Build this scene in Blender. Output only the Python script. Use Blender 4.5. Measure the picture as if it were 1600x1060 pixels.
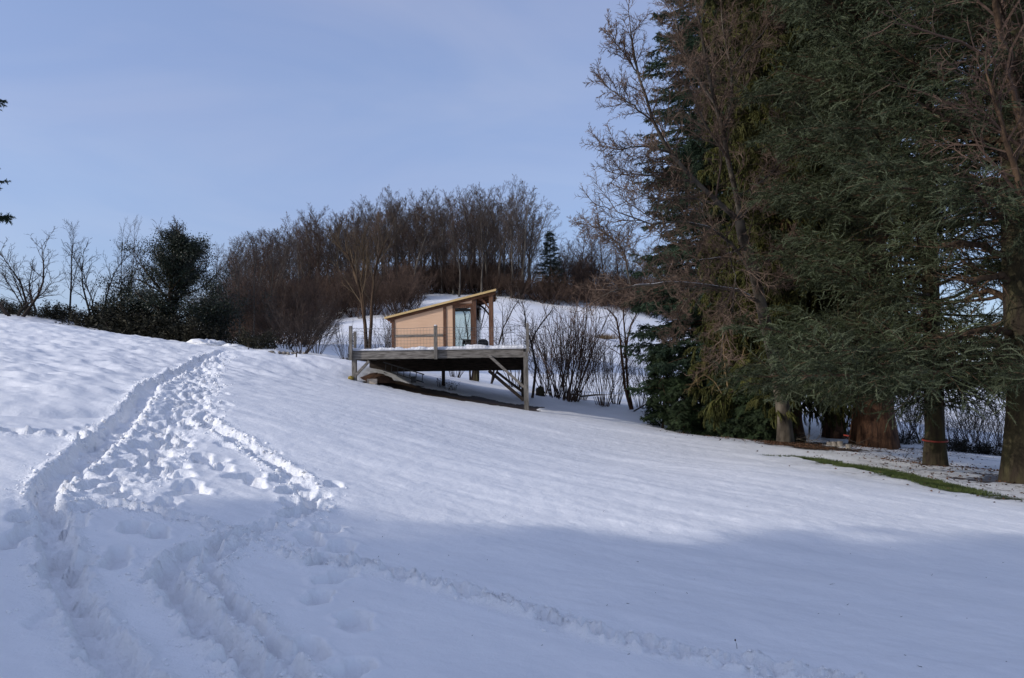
import bpy, math
import numpy as np
from mathutils import Vector, Matrix

sc = bpy.context.scene
for o in list(bpy.data.objects):
    bpy.data.objects.remove(o)

# ------------------------------------------------------------------ camera
F = 1280.0                      # focal length in pixels of the 1600 px wide photo
HOR = 605.0                     # row of the horizon
EYE = 1.65
PITCH = math.atan((HOR - 530.0) / F)
cam_d = bpy.data.cameras.new('camera')
cam = bpy.data.objects.new('camera', cam_d)
sc.collection.objects.link(cam)
cam_d.sensor_width = 36.0
cam_d.lens = 36.0 * F / 1600.0
cam_d.clip_start = 0.1
cam_d.clip_end = 6000.0
cam.location = (0, 0, EYE)
cam.rotation_euler = (math.pi / 2 + PITCH, 0, 0)
sc.camera = cam

# ------------------------------------------------------------------ light
SUN_EL = math.radians(23.0)
SUN_AZ = math.atan2(-0.94, -0.34)      # compass angle of the sun, from +Y towards +X
world = bpy.data.worlds.new('World')
sc.world = world
world.use_nodes = True
wn = world.node_tree
sky = wn.nodes.new('ShaderNodeTexSky')
sky.sky_type = 'NISHITA'
sky.sun_disc = False
sky.sun_elevation = SUN_EL
sky.sun_rotation = SUN_AZ
sky.altitude = 400
sky.air_density = 1.0
sky.dust_density = 2.2
sky.ozone_density = 4.0
bg = wn.nodes['Background']
# a thin even veil of high cirrus over the blue
veil = wn.nodes.new('ShaderNodeMix'); veil.data_type = 'RGBA'
vtc = wn.nodes.new('ShaderNodeTexCoord'); vmp = wn.nodes.new('ShaderNodeMapping'); vmp.inputs['Scale'].default_value = (1, 1, 4)
vn_ = wn.nodes.new('ShaderNodeTexNoise'); vn_.inputs['Scale'].default_value = 1.6; vn_.inputs['Detail'].default_value = 5
vmr = wn.nodes.new('ShaderNodeMapRange'); vmr.inputs['To Min'].default_value = .28; vmr.inputs['To Max'].default_value = .72
wn.links.new(vtc.outputs['Generated'], vmp.inputs[0]); wn.links.new(vmp.outputs[0], vn_.inputs[0])
wn.links.new(vn_.outputs[0], vmr.inputs[0]); wn.links.new(vmr.outputs[0], veil.inputs[0])
wn.links.new(sky.outputs[0], veil.inputs[6])
v2n = wn.nodes.new('ShaderNodeTexNoise'); v2n.inputs['Scale'].default_value = 2.3; v2n.inputs['Detail'].default_value = 6; v2n.inputs['Distortion'].default_value = .6
vm2 = wn.nodes.new('ShaderNodeMapping'); vm2.inputs['Scale'].default_value = (1, 1.4, 3.5); vm2.inputs['Rotation'].default_value = (0, .25, .4)
wn.links.new(vtc.outputs['Generated'], vm2.inputs[0]); wn.links.new(vm2.outputs[0], v2n.inputs[0])
v2r = wn.nodes.new('ShaderNodeValToRGB'); v2r.color_ramp.elements[0].position = .38; v2r.color_ramp.elements[1].position = .66
v2r.color_ramp.elements[0].color = (1.66, 1.92, 3.12, 1); v2r.color_ramp.elements[1].color = (2.25, 2.36, 3.30, 1)
wn.links.new(v2n.outputs[0], v2r.inputs[0]); wn.links.new(v2r.outputs[0], veil.inputs[7])
wn.links.new(veil.outputs[2], bg.inputs[0])
bg.inputs[1].default_value = 0.15
sun_d = bpy.data.lights.new('sun', 'SUN')
sun_d.energy = 2.0
sun_d.angle = math.radians(0.8)
sun_d.color = (1.0, 0.96, 0.92)
sun = bpy.data.objects.new('sun', sun_d)
sc.collection.objects.link(sun)
sdir = Vector((math.sin(SUN_AZ) * math.cos(SUN_EL), math.cos(SUN_AZ) * math.cos(SUN_EL), math.sin(SUN_EL)))
sun.rotation_euler = sdir.to_track_quat('Z', 'Y').to_euler()
sc.view_settings.view_transform = 'Standard'
sc.view_settings.look = 'None'
sc.view_settings.gamma = 1
sc.view_settings.use_curve_mapping = False
sc.view_settings.exposure = 0.50
sc.cycles.max_bounces = 6
sc.cycles.diffuse_bounces = 3
sc.cycles.transparent_max_bounces = 8

C = sc.collection
rng = np.random.default_rng(7)
PI = math.pi

# ------------------------------------------------------------------ materials
def new_mat(name):
    m = bpy.data.materials.new(name)
    m.use_nodes = True
    nt = m.node_tree
    return m, nt, nt.nodes['Principled BSDF']

def noise_mat(name, c1, c2, scale=5.0, rough=0.85, bump=0.3, stretch=(1, 1, 1), detail=6, lo=0.35, hi=0.65, spec=0.2, objrand=0.0, bscale=None, dist=0.01):
    m, nt, b = new_mat(name)
    tc = nt.nodes.new('ShaderNodeTexCoord')
    mp = nt.nodes.new('ShaderNodeMapping')
    mp.inputs['Scale'].default_value = stretch
    nt.links.new(tc.outputs['Object'], mp.inputs[0])
    n = nt.nodes.new('ShaderNodeTexNoise')
    n.inputs['Scale'].default_value = scale
    n.inputs['Detail'].default_value = detail
    nt.links.new(mp.outputs[0], n.inputs[0])
    r = nt.nodes.new('ShaderNodeValToRGB')
    r.color_ramp.elements[0].position = lo
    r.color_ramp.elements[1].position = hi
    r.color_ramp.elements[0].color = (*c1, 1)
    r.color_ramp.elements[1].color = (*c2, 1)
    nt.links.new(n.outputs[0], r.inputs[0])
    out = r.outputs[0]
    if objrand > 0:
        oi = nt.nodes.new('ShaderNodeObjectInfo')
        mr = nt.nodes.new('ShaderNodeMapRange')
        mr.inputs['To Min'].default_value = 1 - objrand
        mr.inputs['To Max'].default_value = 1 + objrand
        nt.links.new(oi.outputs['Random'], mr.inputs[0])
        mx = nt.nodes.new('ShaderNodeVectorMath')
        mx.operation = 'SCALE'
        nt.links.new(out, mx.inputs[0])
        nt.links.new(mr.outputs[0], mx.inputs['Scale'])
        out = mx.outputs[0]
    nt.links.new(out, b.inputs['Base Color'])
    b.inputs['Roughness'].default_value = rough
    b.inputs['Specular IOR Level'].default_value = spec
    if bump > 0:
        n2 = nt.nodes.new('ShaderNodeTexNoise')
        n2.inputs['Scale'].default_value = bscale or scale * 3
        n2.inputs['Detail'].default_value = 5
        nt.links.new(mp.outputs[0], n2.inputs[0])
        bp = nt.nodes.new('ShaderNodeBump')
        bp.inputs['Strength'].default_value = bump
        bp.inputs['Distance'].default_value = dist
        nt.links.new(n2.outputs[0], bp.inputs['Height'])
        nt.links.new(bp.outputs[0], b.inputs['Normal'])
    return m

M = {}
M['snow'] = noise_mat('snow_cap', (.85, .845, .845), (.90, .89, .885), 6, .6, .4, spec=.3)
M['bark_grey'] = noise_mat('bark_grey', (.05, .042, .034), (.16, .135, .105), 2.0, .9, .5, (1, 1, .25))
M['bark_pale'] = noise_mat('bark_pale', (.028, .022, .016), (.13, .108, .08), 3.0, .9, .5, (1, 1, .5))
M['bark_brown'] = noise_mat('bark_brown', (.035, .022, .014), (.10, .062, .036), 3.0, .95, .8, (2, 2, .3), dist=.03)
M['bark_red'] = noise_mat('bark_red', (.035, .018, .011), (.11, .055, .03), 4.0, .95, 1.0, (2.5, 2.5, .22), dist=.05)
M['bark_moss'] = noise_mat('bark_moss', (.028, .020, .014), (.055, .048, .024), 3.0, .95, .9, (1.5, 1.5, .4), dist=.04)
M['twig_grey'] = noise_mat('twig_grey', (.052, .040, .034), (.10, .078, .064), 0.6, .9, 0, objrand=.3)
M['twig_brown'] = noise_mat('twig_brown', (.055, .035, .026), (.10, .064, .046), 0.6, .9, 0, objrand=.3)
M['twig_red'] = noise_mat('twig_red', (.046, .029, .020), (.105, .066, .046), 1.0, .9, 0, objrand=.25)
M['twig_dark'] = noise_mat('twig_dark', (.030, .023, .019), (.066, .050, .042), 0.8, .9, 0, objrand=.3)
M['twig_ochre'] = noise_mat('twig_ochre', (.11, .075, .035), (.20, .14, .07), 1.0, .9, 0)
M['cedar'] = noise_mat('cedar_needles', (.010, .015, .005), (.044, .054, .022), .9, .7, 0, objrand=.45, lo=.3, hi=.7)
M['cedar_tip'] = noise_mat('cedar_tips', (.040, .052, .024), (.100, .115, .066), .9, .7, 0, objrand=.3)
M['cypress_tip'] = noise_mat('cypress_tips', (.045, .046, .010), (.095, .088, .02), .7, .75, 0, objrand=.4)
M['spruce_tip'] = noise_mat('spruce_tips', (.025, .045, .022), (.055, .082, .045), .9, .7, 0, objrand=.3)
M['twig_maple'] = noise_mat('maple_twigs', (.085, .055, .038), (.165, .115, .085), 1.0, .9, 0)
M['twig_tan'] = noise_mat('tan_twigs', (.062, .043, .026), (.125, .088, .052), 1.0, .9, 0)
M['spruce'] = noise_mat('spruce_needles', (.012, .026, .014), (.035, .058, .034), 1.3, .7, 0, objrand=.35)
M['cypress'] = noise_mat('cypress_sprays', (.022, .026, .006), (.070, .068, .015), 0.9, .75, 0, objrand=.4)
M['yew'] = noise_mat('yew_needles', (.010, .020, .008), (.030, .046, .016), 1.6, .7, 0, objrand=.3)
M['ivy'] = noise_mat('ivy_leaves', (.007, .012, .006), (.022, .032, .013), 1.5, .5, 0, spec=.4)
M['bramble'] = noise_mat('bramble_leaves', (.012, .013, .008), (.035, .031, .017), 1.2, .7, 0, objrand=.3)
M['grass'] = noise_mat('grass', (.034, .052, .014), (.080, .100, .030), 2.0, .8, 0)
M['leaf'] = noise_mat('dead_leaf', (.045, .025, .014), (.12, .062, .035), 3.0, .9, 0)
M['wood_grey'] = noise_mat('weathered_wood', (.10, .088, .074), (.25, .225, .195), 2.5, .85, .5, (1.2, 9, 9), objrand=.12)
M['wood_grey_v'] = noise_mat('weathered_wood_upright', (.10, .09, .075), (.24, .215, .185), 2.5, .85, .5, (9, 9, 1.2), objrand=.12)
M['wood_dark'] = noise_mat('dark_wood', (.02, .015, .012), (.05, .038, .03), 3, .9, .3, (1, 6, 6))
M['clad'] = noise_mat('larch_cladding', (.62, .40, .255), (.69, .455, .30), 2.0, .65, 0, (.6, 2, 1.2), objrand=.02, lo=.3, hi=.7)
M['fascia'] = noise_mat('yellow_fascia', (.50, .35, .15), (.60, .43, .21), 3.0, .6, .2, (1, 6, 6))
M['stain'] = noise_mat('stained_wood', (.075, .036, .022), (.15, .075, .043), 3.0, .6, .3, (5, 5, 1), objrand=.15)
M['stain_h'] = noise_mat('stained_wood_beam', (.08, .034, .018), (.16, .072, .036), 3.0, .6, .3, (1, 5, 5), objrand=.15)
M['roof'] = noise_mat('roof_felt', (.06, .06, .06), (.10, .10, .10), 4, .9, .2)
M['wire'] = noise_mat('galvanised_wire', (.10, .095, .09), (.16, .155, .15), 8, .6, 0)
M['metal'] = noise_mat('dark_metal', (.03, .03, .032), (.06, .06, .062), 6, .5, 0, spec=.5)
M['black'] = noise_mat('black_plastic', (.010, .010, .011), (.022, .022, .024), 6, .5, 0, spec=.5)
M['dirt'] = noise_mat('rusty_soil', (.03, .016, .010), (.075, .038, .02), 5, .95, .8, dist=.03)
M['block'] = noise_mat('pale_block', (.42, .34, .25), (.55, .46, .36), 5, .9, .3)
M['moss'] = noise_mat('yellow_moss', (.20, .14, .03), (.32, .24, .06), 9, .95, .4)
M['tape'] = noise_mat('red_tape', (.22, .035, .025), (.34, .055, .035), 3, .5, 0)
M['stone'] = noise_mat('grey_stone', (.14, .12, .10), (.30, .27, .23), 5, .9, .5)
M['room'] = noise_mat('room_board', (.22, .15, .09), (.30, .21, .13), 3, .8, 0)
gm, gnt, gb = new_mat('window_glass')
_tr = gnt.nodes.new('ShaderNodeBsdfTransparent'); _tr.inputs[0].default_value = (.88, .92, .90, 1)
_gl = gnt.nodes.new('ShaderNodeBsdfGlossy'); _gl.inputs['Roughness'].default_value = .02
_fr = gnt.nodes.new('ShaderNodeFresnel'); _fr.inputs[0].default_value = 1.25
_mx = gnt.nodes.new('ShaderNodeMixShader')
gnt.links.new(_fr.outputs[0], _mx.inputs[0]); gnt.links.new(_tr.outputs[0], _mx.inputs[1]); gnt.links.new(_gl.outputs[0], _mx.inputs[2])
gnt.links.new(_mx.outputs[0], gnt.nodes['Material Output'].inputs[0])
M['glass'] = gm

# ------------------------------------------------------------------ mesh helpers
def mesh_np(name, V, quads=None, tris=None, smooth=False):
    me = bpy.data.meshes.new(name)
    V = np.asarray(V, np.float32).reshape(-1, 3)
    q = np.zeros((0, 4), np.int32) if quads is None else np.asarray(quads, np.int32).reshape(-1, 4)
    t = np.zeros((0, 3), np.int32) if tris is None else np.asarray(tris, np.int32).reshape(-1, 3)
    me.vertices.add(len(V))
    me.vertices.foreach_set('co', V.ravel())
    loops = np.concatenate([q.ravel(), t.ravel()])
    me.loops.add(len(loops))
    me.loops.foreach_set('vertex_index', loops)
    me.polygons.add(len(q) + len(t))
    ls = np.concatenate([np.arange(len(q)) * 4, len(q) * 4 + np.arange(len(t)) * 3]).astype(np.int32)
    me.polygons.foreach_set('loop_start', ls)
    me.polygons.foreach_set('use_smooth', np.full(len(q) + len(t), bool(smooth)))
    me.update(calc_edges=True)
    return me

class Geo:
    def __init__(s):
        s.v, s.q, s.t, s.n = [], [], [], 0
    def add(s, V, q=None, t=None):
        V = np.asarray(V, float).reshape(-1, 3)
        s.v.append(V)
        if q is not None and len(q): s.q.append(np.asarray(q).reshape(-1, 4) + s.n)
        if t is not None and len(t): s.t.append(np.asarray(t).reshape(-1, 3) + s.n)
        s.n += len(V)
        return s
    def mesh(s, name, smooth=False):
        V = np.concatenate(s.v) if s.v else np.zeros((0, 3))
        q = np.concatenate(s.q) if s.q else None
        t = np.concatenate(s.t) if s.t else None
        return mesh_np(name, V, q, t, smooth)
    def box(s, x0, x1, y0, y1, z0, z1):
        V = [(x, y, z) for z in (z0, z1) for y in (y0, y1) for x in (x0, x1)]
        q = [(0, 2, 3, 1), (4, 5, 7, 6), (0, 1, 5, 4), (2, 6, 7, 3), (0, 4, 6, 2), (1, 3, 7, 5)]
        return s.add(V, q)
    def bar(s, p, q_, w, h, up=(0, 0, 1)):
        p = np.array(p, float); e = np.array(q_, float)
        d = e - p; d /= np.linalg.norm(d)
        u = np.array(up, float); sd = np.cross(d, u); sd /= np.linalg.norm(sd); u = np.cross(sd, d)
        V = [c + sd * a * w / 2 + u * b * h / 2 for c in (p, e) for b in (-1, 1) for a in (-1, 1)]
        q = [(0, 2, 3, 1), (4, 5, 7, 6), (0, 1, 5, 4), (2, 6, 7, 3), (0, 4, 6, 2), (1, 3, 7, 5)]
        return s.add(V, q)
    def prism(s, poly, y0, y1, skew=0.0):              # polygon in x,z extruded along y
        n = len(poly)
        V = [(x, y0, z) for x, z in poly] + [(x + skew * (y1 - y0), y1, z) for x, z in poly]
        t = []
        for i in range(1, n - 1):
            t += [(0, i, i + 1), (n, n + i + 1, n + i)]
        q = [(i, i + n, (i + 1) % n + n, (i + 1) % n) for i in range(n)]
        return s.add(V, q, t)

def nrm(a):
    return a / np.maximum(np.linalg.norm(a, axis=-1, keepdims=True), 1e-9)

def tubes(g, P, R, k=3, tip=True):
    """P (N,S,3) centre lines, R (N,S) radii -> k sided tubes; the tip ring closes to a point"""
    P = np.asarray(P, float); R = np.asarray(R, float)
    N, S = R.shape
    if N == 0: return
    T = np.gradient(P, axis=1); T = nrm(T)
    ref = nrm(rng.normal(size=(N, 1, 3)))
    mean = nrm(P[:, -1:] - P[:, :1])
    ref = nrm(np.cross(ref, mean) + 1e-6)
    U = nrm(ref - (ref * T).sum(-1, keepdims=True) * T)
    W = np.cross(T, U)
    a = np.arange(k) * 2 * PI / k
    Rm = R.copy()
    ns = S - 1 if tip else S
    ring = P[:, :ns, None, :] + Rm[:, :ns, None, None] * (np.cos(a)[None, None, :, None] * U[:, :ns, None, :] + np.sin(a)[None, None, :, None] * W[:, :ns, None, :])
    V = ring.reshape(N, ns * k, 3)
    per = ns * k
    if tip:
        V = np.concatenate([V, P[:, -1:, :]], axis=1); per += 1
    base = (np.arange(N) * per)[:, None, None]
    q = None
    if ns > 1:
        i = np.arange(ns - 1)[:, None] * k; j = np.arange(k)[None, :]; j2 = (j + 1) % k
        quad = np.stack([i + j, i + j2, i + k + j2, i + k + j], -1).reshape(1, -1, 4)
        q = (quad + base).reshape(-1, 4)
    t = None
    if tip:
        j = np.arange(k); o = (ns - 1) * k
        tri = np.stack([o + j, o + (j + 1) % k, np.full(k, per - 1)], -1).reshape(1, -1, 3)
        t = (tri + base).reshape(-1, 3)
    g.add(V.reshape(-1, 3), q, t)

def leaves(g, Cn, n_each, spread, size, flat=0.0):
    """small diamond leaves round centres"""
    Cn = np.repeat(Cn, n_each, 0)
    N = len(Cn)
    if N == 0: return
    p = Cn + rng.normal(size=(N, 3)) * spread
    a = nrm(rng.normal(size=(N, 3)) * np.array([1, 1, 1 - flat])); b = nrm(np.cross(a, rng.normal(size=(N, 3))))
    s = size * rng.uniform(.6, 1.3, (N, 1))
    V = np.stack([p - a * s, p + b * s * .55, p + a * s, p - b * s * .55], 1)
    q = np.arange(N * 4).reshape(N, 4)
    g.add(V.reshape(-1, 3), q)

def grow(st, d, L, r, S, wander, trop, taper=.25):
    """grow N branches at once"""
    N = len(st)
    P = np.zeros((N, S + 1, 3)); P[:, 0] = st
    d = nrm(d.copy())
    for i in range(S):
        d = nrm(d + rng.normal(size=(N, 3)) * wander + np.array([0, 0, 1.0]) * trop)
        P[:, i + 1] = P[:, i] + d * (L / S)[:, None]
    f = np.linspace(0, 1, S + 1)
    R = r[:, None] * (1 - (1 - taper) * f[None, :])
    return P, R

def spawn(P, R, L, m, t0, t1, ang, angv, lr, rr, lprof=0.5, flat=None):
    """m children along each branch; returns start, dir, length, radius"""
    N, S1, _ = P.shape
    S = S1 - 1
    t = (np.arange(m)[None, :] + rng.uniform(0, 1, (N, m))) / m * (t1 - t0) + t0
    x = np.clip(t * S, 0, S - 1e-4); i = x.astype(int); f = x - i
    n = np.arange(N)[:, None]
    p = P[n, i] * (1 - f[..., None]) + P[n, i + 1] * f[..., None]
    T = nrm(P[n, i + 1] - P[n, i])
    rad = R[n, i] * (1 - f) + R[n, i + 1] * f
    az = np.arange(m)[None, :] * 2.4 + rng.uniform(0, 2 * PI, (N, 1)) + rng.normal(0, .5, (N, m))
    ref = np.broadcast_to(np.array([0.0, 0.0, 1.0]), T.shape) if flat is not None else np.broadcast_to(np.array([.31, .12, .94]), T.shape)
    A = nrm(np.cross(T, ref) + 1e-5); B = np.cross(A, T)
    if flat is not None:
        az = np.where(np.arange(m)[None, :] % 2 == 0, 0.0, PI) + rng.normal(0, flat, (N, m))
    ca = ang + rng.normal(0, angv, (N, m))
    d = np.cos(ca)[..., None] * T + np.sin(ca)[..., None] * (np.cos(az)[..., None] * A + np.sin(az)[..., None] * B)
    ln = L[:, None] * lr * (1 - lprof * (t - t0) / max(t1 - t0, 1e-6)) * rng.uniform(.65, 1.25, (N, m))
    rc = rad * rr * rng.uniform(.7, 1.1, (N, m))
    return p.reshape(-1, 3), d.reshape(-1, 3), ln.ravel(), rc.ravel()

# ------------------------------------------------------------------ object helpers
def put(o, parent=None):
    C.objects.link(o)
    if parent is not None:
        o.parent = parent
    return o

def tag(o, label=None, cat=None, group=None, kind=None):
    if label: o['label'] = label
    if cat: o['category'] = cat
    if group: o['group'] = group
    if kind: o['kind'] = kind
    return o

def obj(name, me, mat, parent=None, loc=None):
    if isinstance(me, Geo): me = me.mesh(name)
    if mat is not None and not me.materials: me.materials.append(mat)
    o = bpy.data.objects.new(name, me)
    if loc is not None: o.location = loc
    return put(o, parent)

def empty(name, loc, rz=0.0, label=None, cat=None, group=None):
    o = bpy.data.objects.new(name, None)
    o.empty_display_size = .3
    o.location = loc
    o.rotation_euler = (0, 0, rz)
    put(o)
    return tag(o, label, cat, group)

# ------------------------------------------------------------------ pixel <-> place
cp, sp = math.cos(PITCH), math.sin(PITCH)
def pix(u, v, Y):
    x = (u - 800) / F; y = (530 - v) / F
    f = cp - y * sp; up = sp + y * cp
    return np.array([Y * x / f, Y, EYE + Y * up / f])

# ------------------------------------------------------------------ terrain
ctl = [  # near field
 (0,1060,4.2),(330,1060,4.4),(800,1060,4.7),(1200,1060,5.0),(1600,1060,5.3),
 (0,800,7),(0,680,10.7),(0,600,16),(0,550,24),(0,505,38),(160,519,40),
 (330,800,8),(330,700,11.7),(330,600,22),(330,545,42),(450,552,40),(540,568,38),
 (180,600,18),(430,640,17),(550,592,34.9),(620,650,20.5),(822,640,34.6),(690,613,36.5),
 (800,800,10),(800,700,17.5),(800,650,27.5),(1000,668,34.5),(1000,720,19),(1071,680,35.5),
 (1200,800,11.7),(1200,740,17),(1220,690,30),(1365,697,31),(1460,726,24),(1600,752,20),
 (1600,785,16.5),(1600,900,8.7),(1400,760,17.3),
 # hedge line and beyond
 (880,626,41),(985,641,41),(1050,655,40.5),(900,613,50),(900,590,60),(900,540,85),(900,484,128),
 (780,467,128),(780,520,95),(780,580,62),(690,462,130),(1010,501,128),(1010,560,85),(1010,600,60),
 (560,566,46),(560,540,70),(560,505,100),(560,478,125),(450,515,110),
 (780,452,160),(560,466,160),(400,500,160),(1000,486,170),(857,443,155),
 (1100,666,40),(1100,605,60),(1100,575,90),(1300,670,40),(1300,640,60),(1300,612,120),
 (1500,705,34),(1500,670,50),(1500,618,150),(1500,604,400),
 (100,497,55),(0,492,55),(260,532,52),(340,540,50),(400,543,50),
 (100,520,90),(0,515,80),(250,535,90),(330,548,80),(-300,480,50),(-300,520,30)]
pts = [pix(*c) for c in ctl]
pts += [np.array(p, float) for p in [(0,0,0),(-20,0,1.5),(20,0,-1.5),(-40,-25,2.2),(30,-25,-2.5),(0,-10,-.1),(0,-25,-.6),
 (-150,100,6),(-150,0,5),(-100,-100,2),(100,-100,-6),(150,0,-8),(60,0,-4),(35,15,-2.4),(200,300,0),(-200,300,5),(0,260,12),(-60,260,8),(0,400,2),(0,-150,-3),(100,180,6),(-100,170,6)]]
CP = np.array(pts)
def _k(d2): return d2 * np.log(d2 + 1e-9) * .5
_n = len(CP)
_A = np.zeros((_n + 3, _n + 3))
_sc = 30.0
_xy = CP[:, :2] / _sc
_A[:_n, :_n] = _k(((_xy[:, None] - _xy[None]) ** 2).sum(-1)) + np.eye(_n) * 2e-5
_A[:_n, _n] = 1; _A[:_n, _n + 1:] = _xy
_A[_n:, :_n] = _A[:_n, _n:].T
_w = np.linalg.solve(_A, np.concatenate([CP[:, 2], np.zeros(3)]))
def h0(x, y):
    x = np.asarray(x, float); y = np.asarray(y, float)
    sh = x.shape; x = x.ravel() / _sc; y = y.ravel() / _sc
    r = np.full(x.shape, _w[_n]) + _w[_n + 1] * x + _w[_n + 2] * y
    for i in range(_n):
        r += _w[i] * _k((x - _xy[i, 0]) ** 2 + (y - _xy[i, 1]) ** 2)
    rad = np.hypot(x, y) * _sc
    f = np.clip((rad - 240) / 160, 0, 1); f = f * f * (3 - 2 * f)
    r = r * (1 - f) + f * (-2.0 + 3 * np.sin(x * _sc / 170) * np.cos(y * _sc / 210))
    return r.reshape(sh)

def p2g(u, v, lift=0.0):
    """the ground point seen at pixel (u, v)"""
    Y = np.geomspace(2.5, 220, 1500)
    a = pix(u, v, 1.0)
    X = Y * a[0]; Z = EYE + Y * (a[2] - EYE)
    d = Z - h0(X, Y)
    i = np.argmax(d < 0)
    if d[i] >= 0: i = len(Y) - 1
    if i == 0: i = 1
    f = d[i - 1] / (d[i - 1] - d[i] + 1e-9)
    y = Y[i - 1] + f * (Y[i] - Y[i - 1])
    return np.array([y * a[0], y])

_tab = rng.uniform(-1, 1, (8, 256, 256))
def vn(x, y, s=0):
    xi = np.floor(x).astype(int); yi = np.floor(y).astype(int)
    fx = x - xi; fy = y - yi
    fx = fx * fx * fx * (fx * (fx * 6 - 15) + 10); fy = fy * fy * fy * (fy * (fy * 6 - 15) + 10)
    t = _tab[s]
    a = t[xi & 255, yi & 255]; b = t[(xi + 1) & 255, yi & 255]
    c = t[xi & 255, (yi + 1) & 255]; d = t[(xi + 1) & 255, (yi + 1) & 255]
    return (a * (1 - fx) + b * fx) * (1 - fy) + (c * (1 - fx) + d * fx) * fy
def fbm(x, y, s=0, o=4, g=.5):
    r = 0; a = 1
    for i in range(o):
        r = r + a * vn(x * 2 ** i + 17.3 * i, y * 2 ** i + 9.1 * i, (s + i) % 8); a *= g
    return r

def path(pl, n=1):
    P = np.array([p2g(u, v) for u, v in pl])
    # Catmull-Rom to short pieces
    out = []
    Q = np.vstack([2 * P[0] - P[1], P, 2 * P[-1] - P[-2]])
    for i in range(1, len(Q) - 2):
        L = np.linalg.norm(Q[i + 1] - Q[i]); m = max(2, int(L / .25))
        for t in np.arange(m) / m:
            out.append(.5 * ((2 * Q[i]) + (-Q[i - 1] + Q[i + 1]) * t + (2 * Q[i - 1] - 5 * Q[i] + 4 * Q[i + 1] - Q[i + 2]) * t * t + (-Q[i - 1] + 3 * Q[i] - 3 * Q[i + 1] + Q[i + 2]) * t ** 3))
    out.append(Q[-2])
    return np.array(out)

def pdist(x, y, P):
    """signed distance to a polyline (left side negative) and the run along it"""
    best = np.full(x.shape, 1e9); run = np.zeros(x.shape); sg = np.ones(x.shape)
    s = 0
    for a, b in zip(P[:-1], P[1:]):
        d = b - a; L2 = (d ** 2).sum() + 1e-12
        t = np.clip(((x - a[0]) * d[0] + (y - a[1]) * d[1]) / L2, 0, 1)
        dx = x - a[0] - t * d[0]; dy = y - a[1] - t * d[1]
        q = dx * dx + dy * dy
        m = q < best
        best = np.where(m, q, best)
        run = np.where(m, s + t * math.sqrt(L2), run)
        sg = np.where(m, np.sign(d[0] * dy - d[1] * dx), sg)
        s += math.sqrt(L2)
    return np.sqrt(best), run, sg

T_MAIN = path([(352,547),(336,552),(306,568),(265,588),(232,609),(206,640),(180,668),(150,697),(117,724),(84,750),(72,778),(82,810),(92,850),(98,900),(122,945),(150,989),(182,1029),(215,1075),(250,1130)])
T_LOOP = path([(312,650),(345,672),(387,693),(433,724),(466,745),(484,778),(470,803),(407,822),(360,838),(318,852),(275,875),(268,905),(295,938),(336,985),(380,1025),(420,1068),(460,1120)])
_cj = p2g(478, 795); _ci = int(np.argmin(((T_LOOP - _cj) ** 2).sum(1))) + 1
T_IN = path([(395,838),(350,858),(322,880),(352,925),(405,978),(450,1030),(485,1075),(520,1130)])
T_CROSS = path([(90,786),(135,785),(173,783),(219,793),(275,806),(331,821),(380,835)])
T_LONG = path([(410,836),(440,852),(475,868),(520,874),(603,892),(706,921),(809,949),(912,982),(1015,1010),(1119,1031),(1222,1052),(1330,1076)])
T_SIDE = path([(-60,674),(0,677),(60,679),(110,682),(150,690)])
T_TRAIL = path([(345,556),(322,575),(300,600),(285,630),(265,660),(225,700),(180,740),(120,775)])
T_RIGHT = path([(335,558),(322,580),(312,610),(306,640),(312,662)])
T_BAND = path([(-40,636),(0,637),(60,641),(120,641),(190,640)])

# footprints: x, y, angle, length, width, depth
prints = []
def fp(u, v, ang=None, L=.32, W=.15, D=.09):
    p = p2g(u, v)
    prints.append((p[0], p[1], rng.uniform(-.5, .5) if ang is None else ang, L, W, D))
for a, b in [(510,320),(525,365),(570,325),(490,290),(540,335),(465,380),(500,355),(500,415),(550,400),(545,430),(590,460),(575,480),(520,510),(620,370),(685,405),(650,385),(790,450),(760,430),(860,440),(880,475),(890,510),(905,540)]:
    fp(a / 1.963, 520 + b / 1.963, None, .36, .17, .10)
for a, b in [(410,590),(490,610),(365,660),(360,690),(70,550),(80,590),(15,630),(240,570),(185,660),(250,690)]:
    fp(a / 1.963, 520 + b / 1.963, .3, .32, .17, .13)
for a, b in [(514,822),(484,838),(532,852),(505,872),(525,902),(500,930),(553,968),(487,1006),(553,1040),(500,1075),(560,1090)]:
    fp(a, b, .1 + rng.normal() * .3, .34 * rng.uniform(.85, 1.1), .19, .13)
for a, b in [(100,675),(140,669),(75,676),(30,676),(160,664)]:
    fp(a, b, 1.3, .35, .16, .08)
def scatter_prints(P, width, step, D, L=.3, W=.14):
    s = 0
    seg = np.linalg.norm(np.diff(P, axis=0), axis=1); cum = np.concatenate([[0], np.cumsum(seg)])
    t = 0
    while t < cum[-1]:
        x = np.interp(t, cum, P[:, 0]); y = np.interp(t, cum, P[:, 1])
        i = min(np.searchsorted(cum, t), len(P) - 1); d = P[max(i, 1)] - P[max(i, 1) - 1]
        a = math.atan2(-d[0], d[1])
        prints.append((x + rng.normal() * width, y + rng.normal() * width, a + rng.normal() * .35, L * rng.uniform(.8, 1.15), W * rng.uniform(.8, 1.3), D * rng.uniform(.6, 1.3)))
        t += step * rng.uniform(.6, 1.4)
scatter_prints(T_TRAIL, .30, .20, .060, .28, .12)
scatter_prints(T_TRAIL, .18, .26, .065, .28, .12)
scatter_prints(T_RIGHT, .22, .22, .065, .28, .12)
scatter_prints(T_MAIN, .07, .38, .045)
scatter_prints(T_LOOP[:_ci], .13, .22, .085, .28, .13)
scatter_prints(T_LOOP[_ci:], .05, .28, .05, .26, .12)
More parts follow.
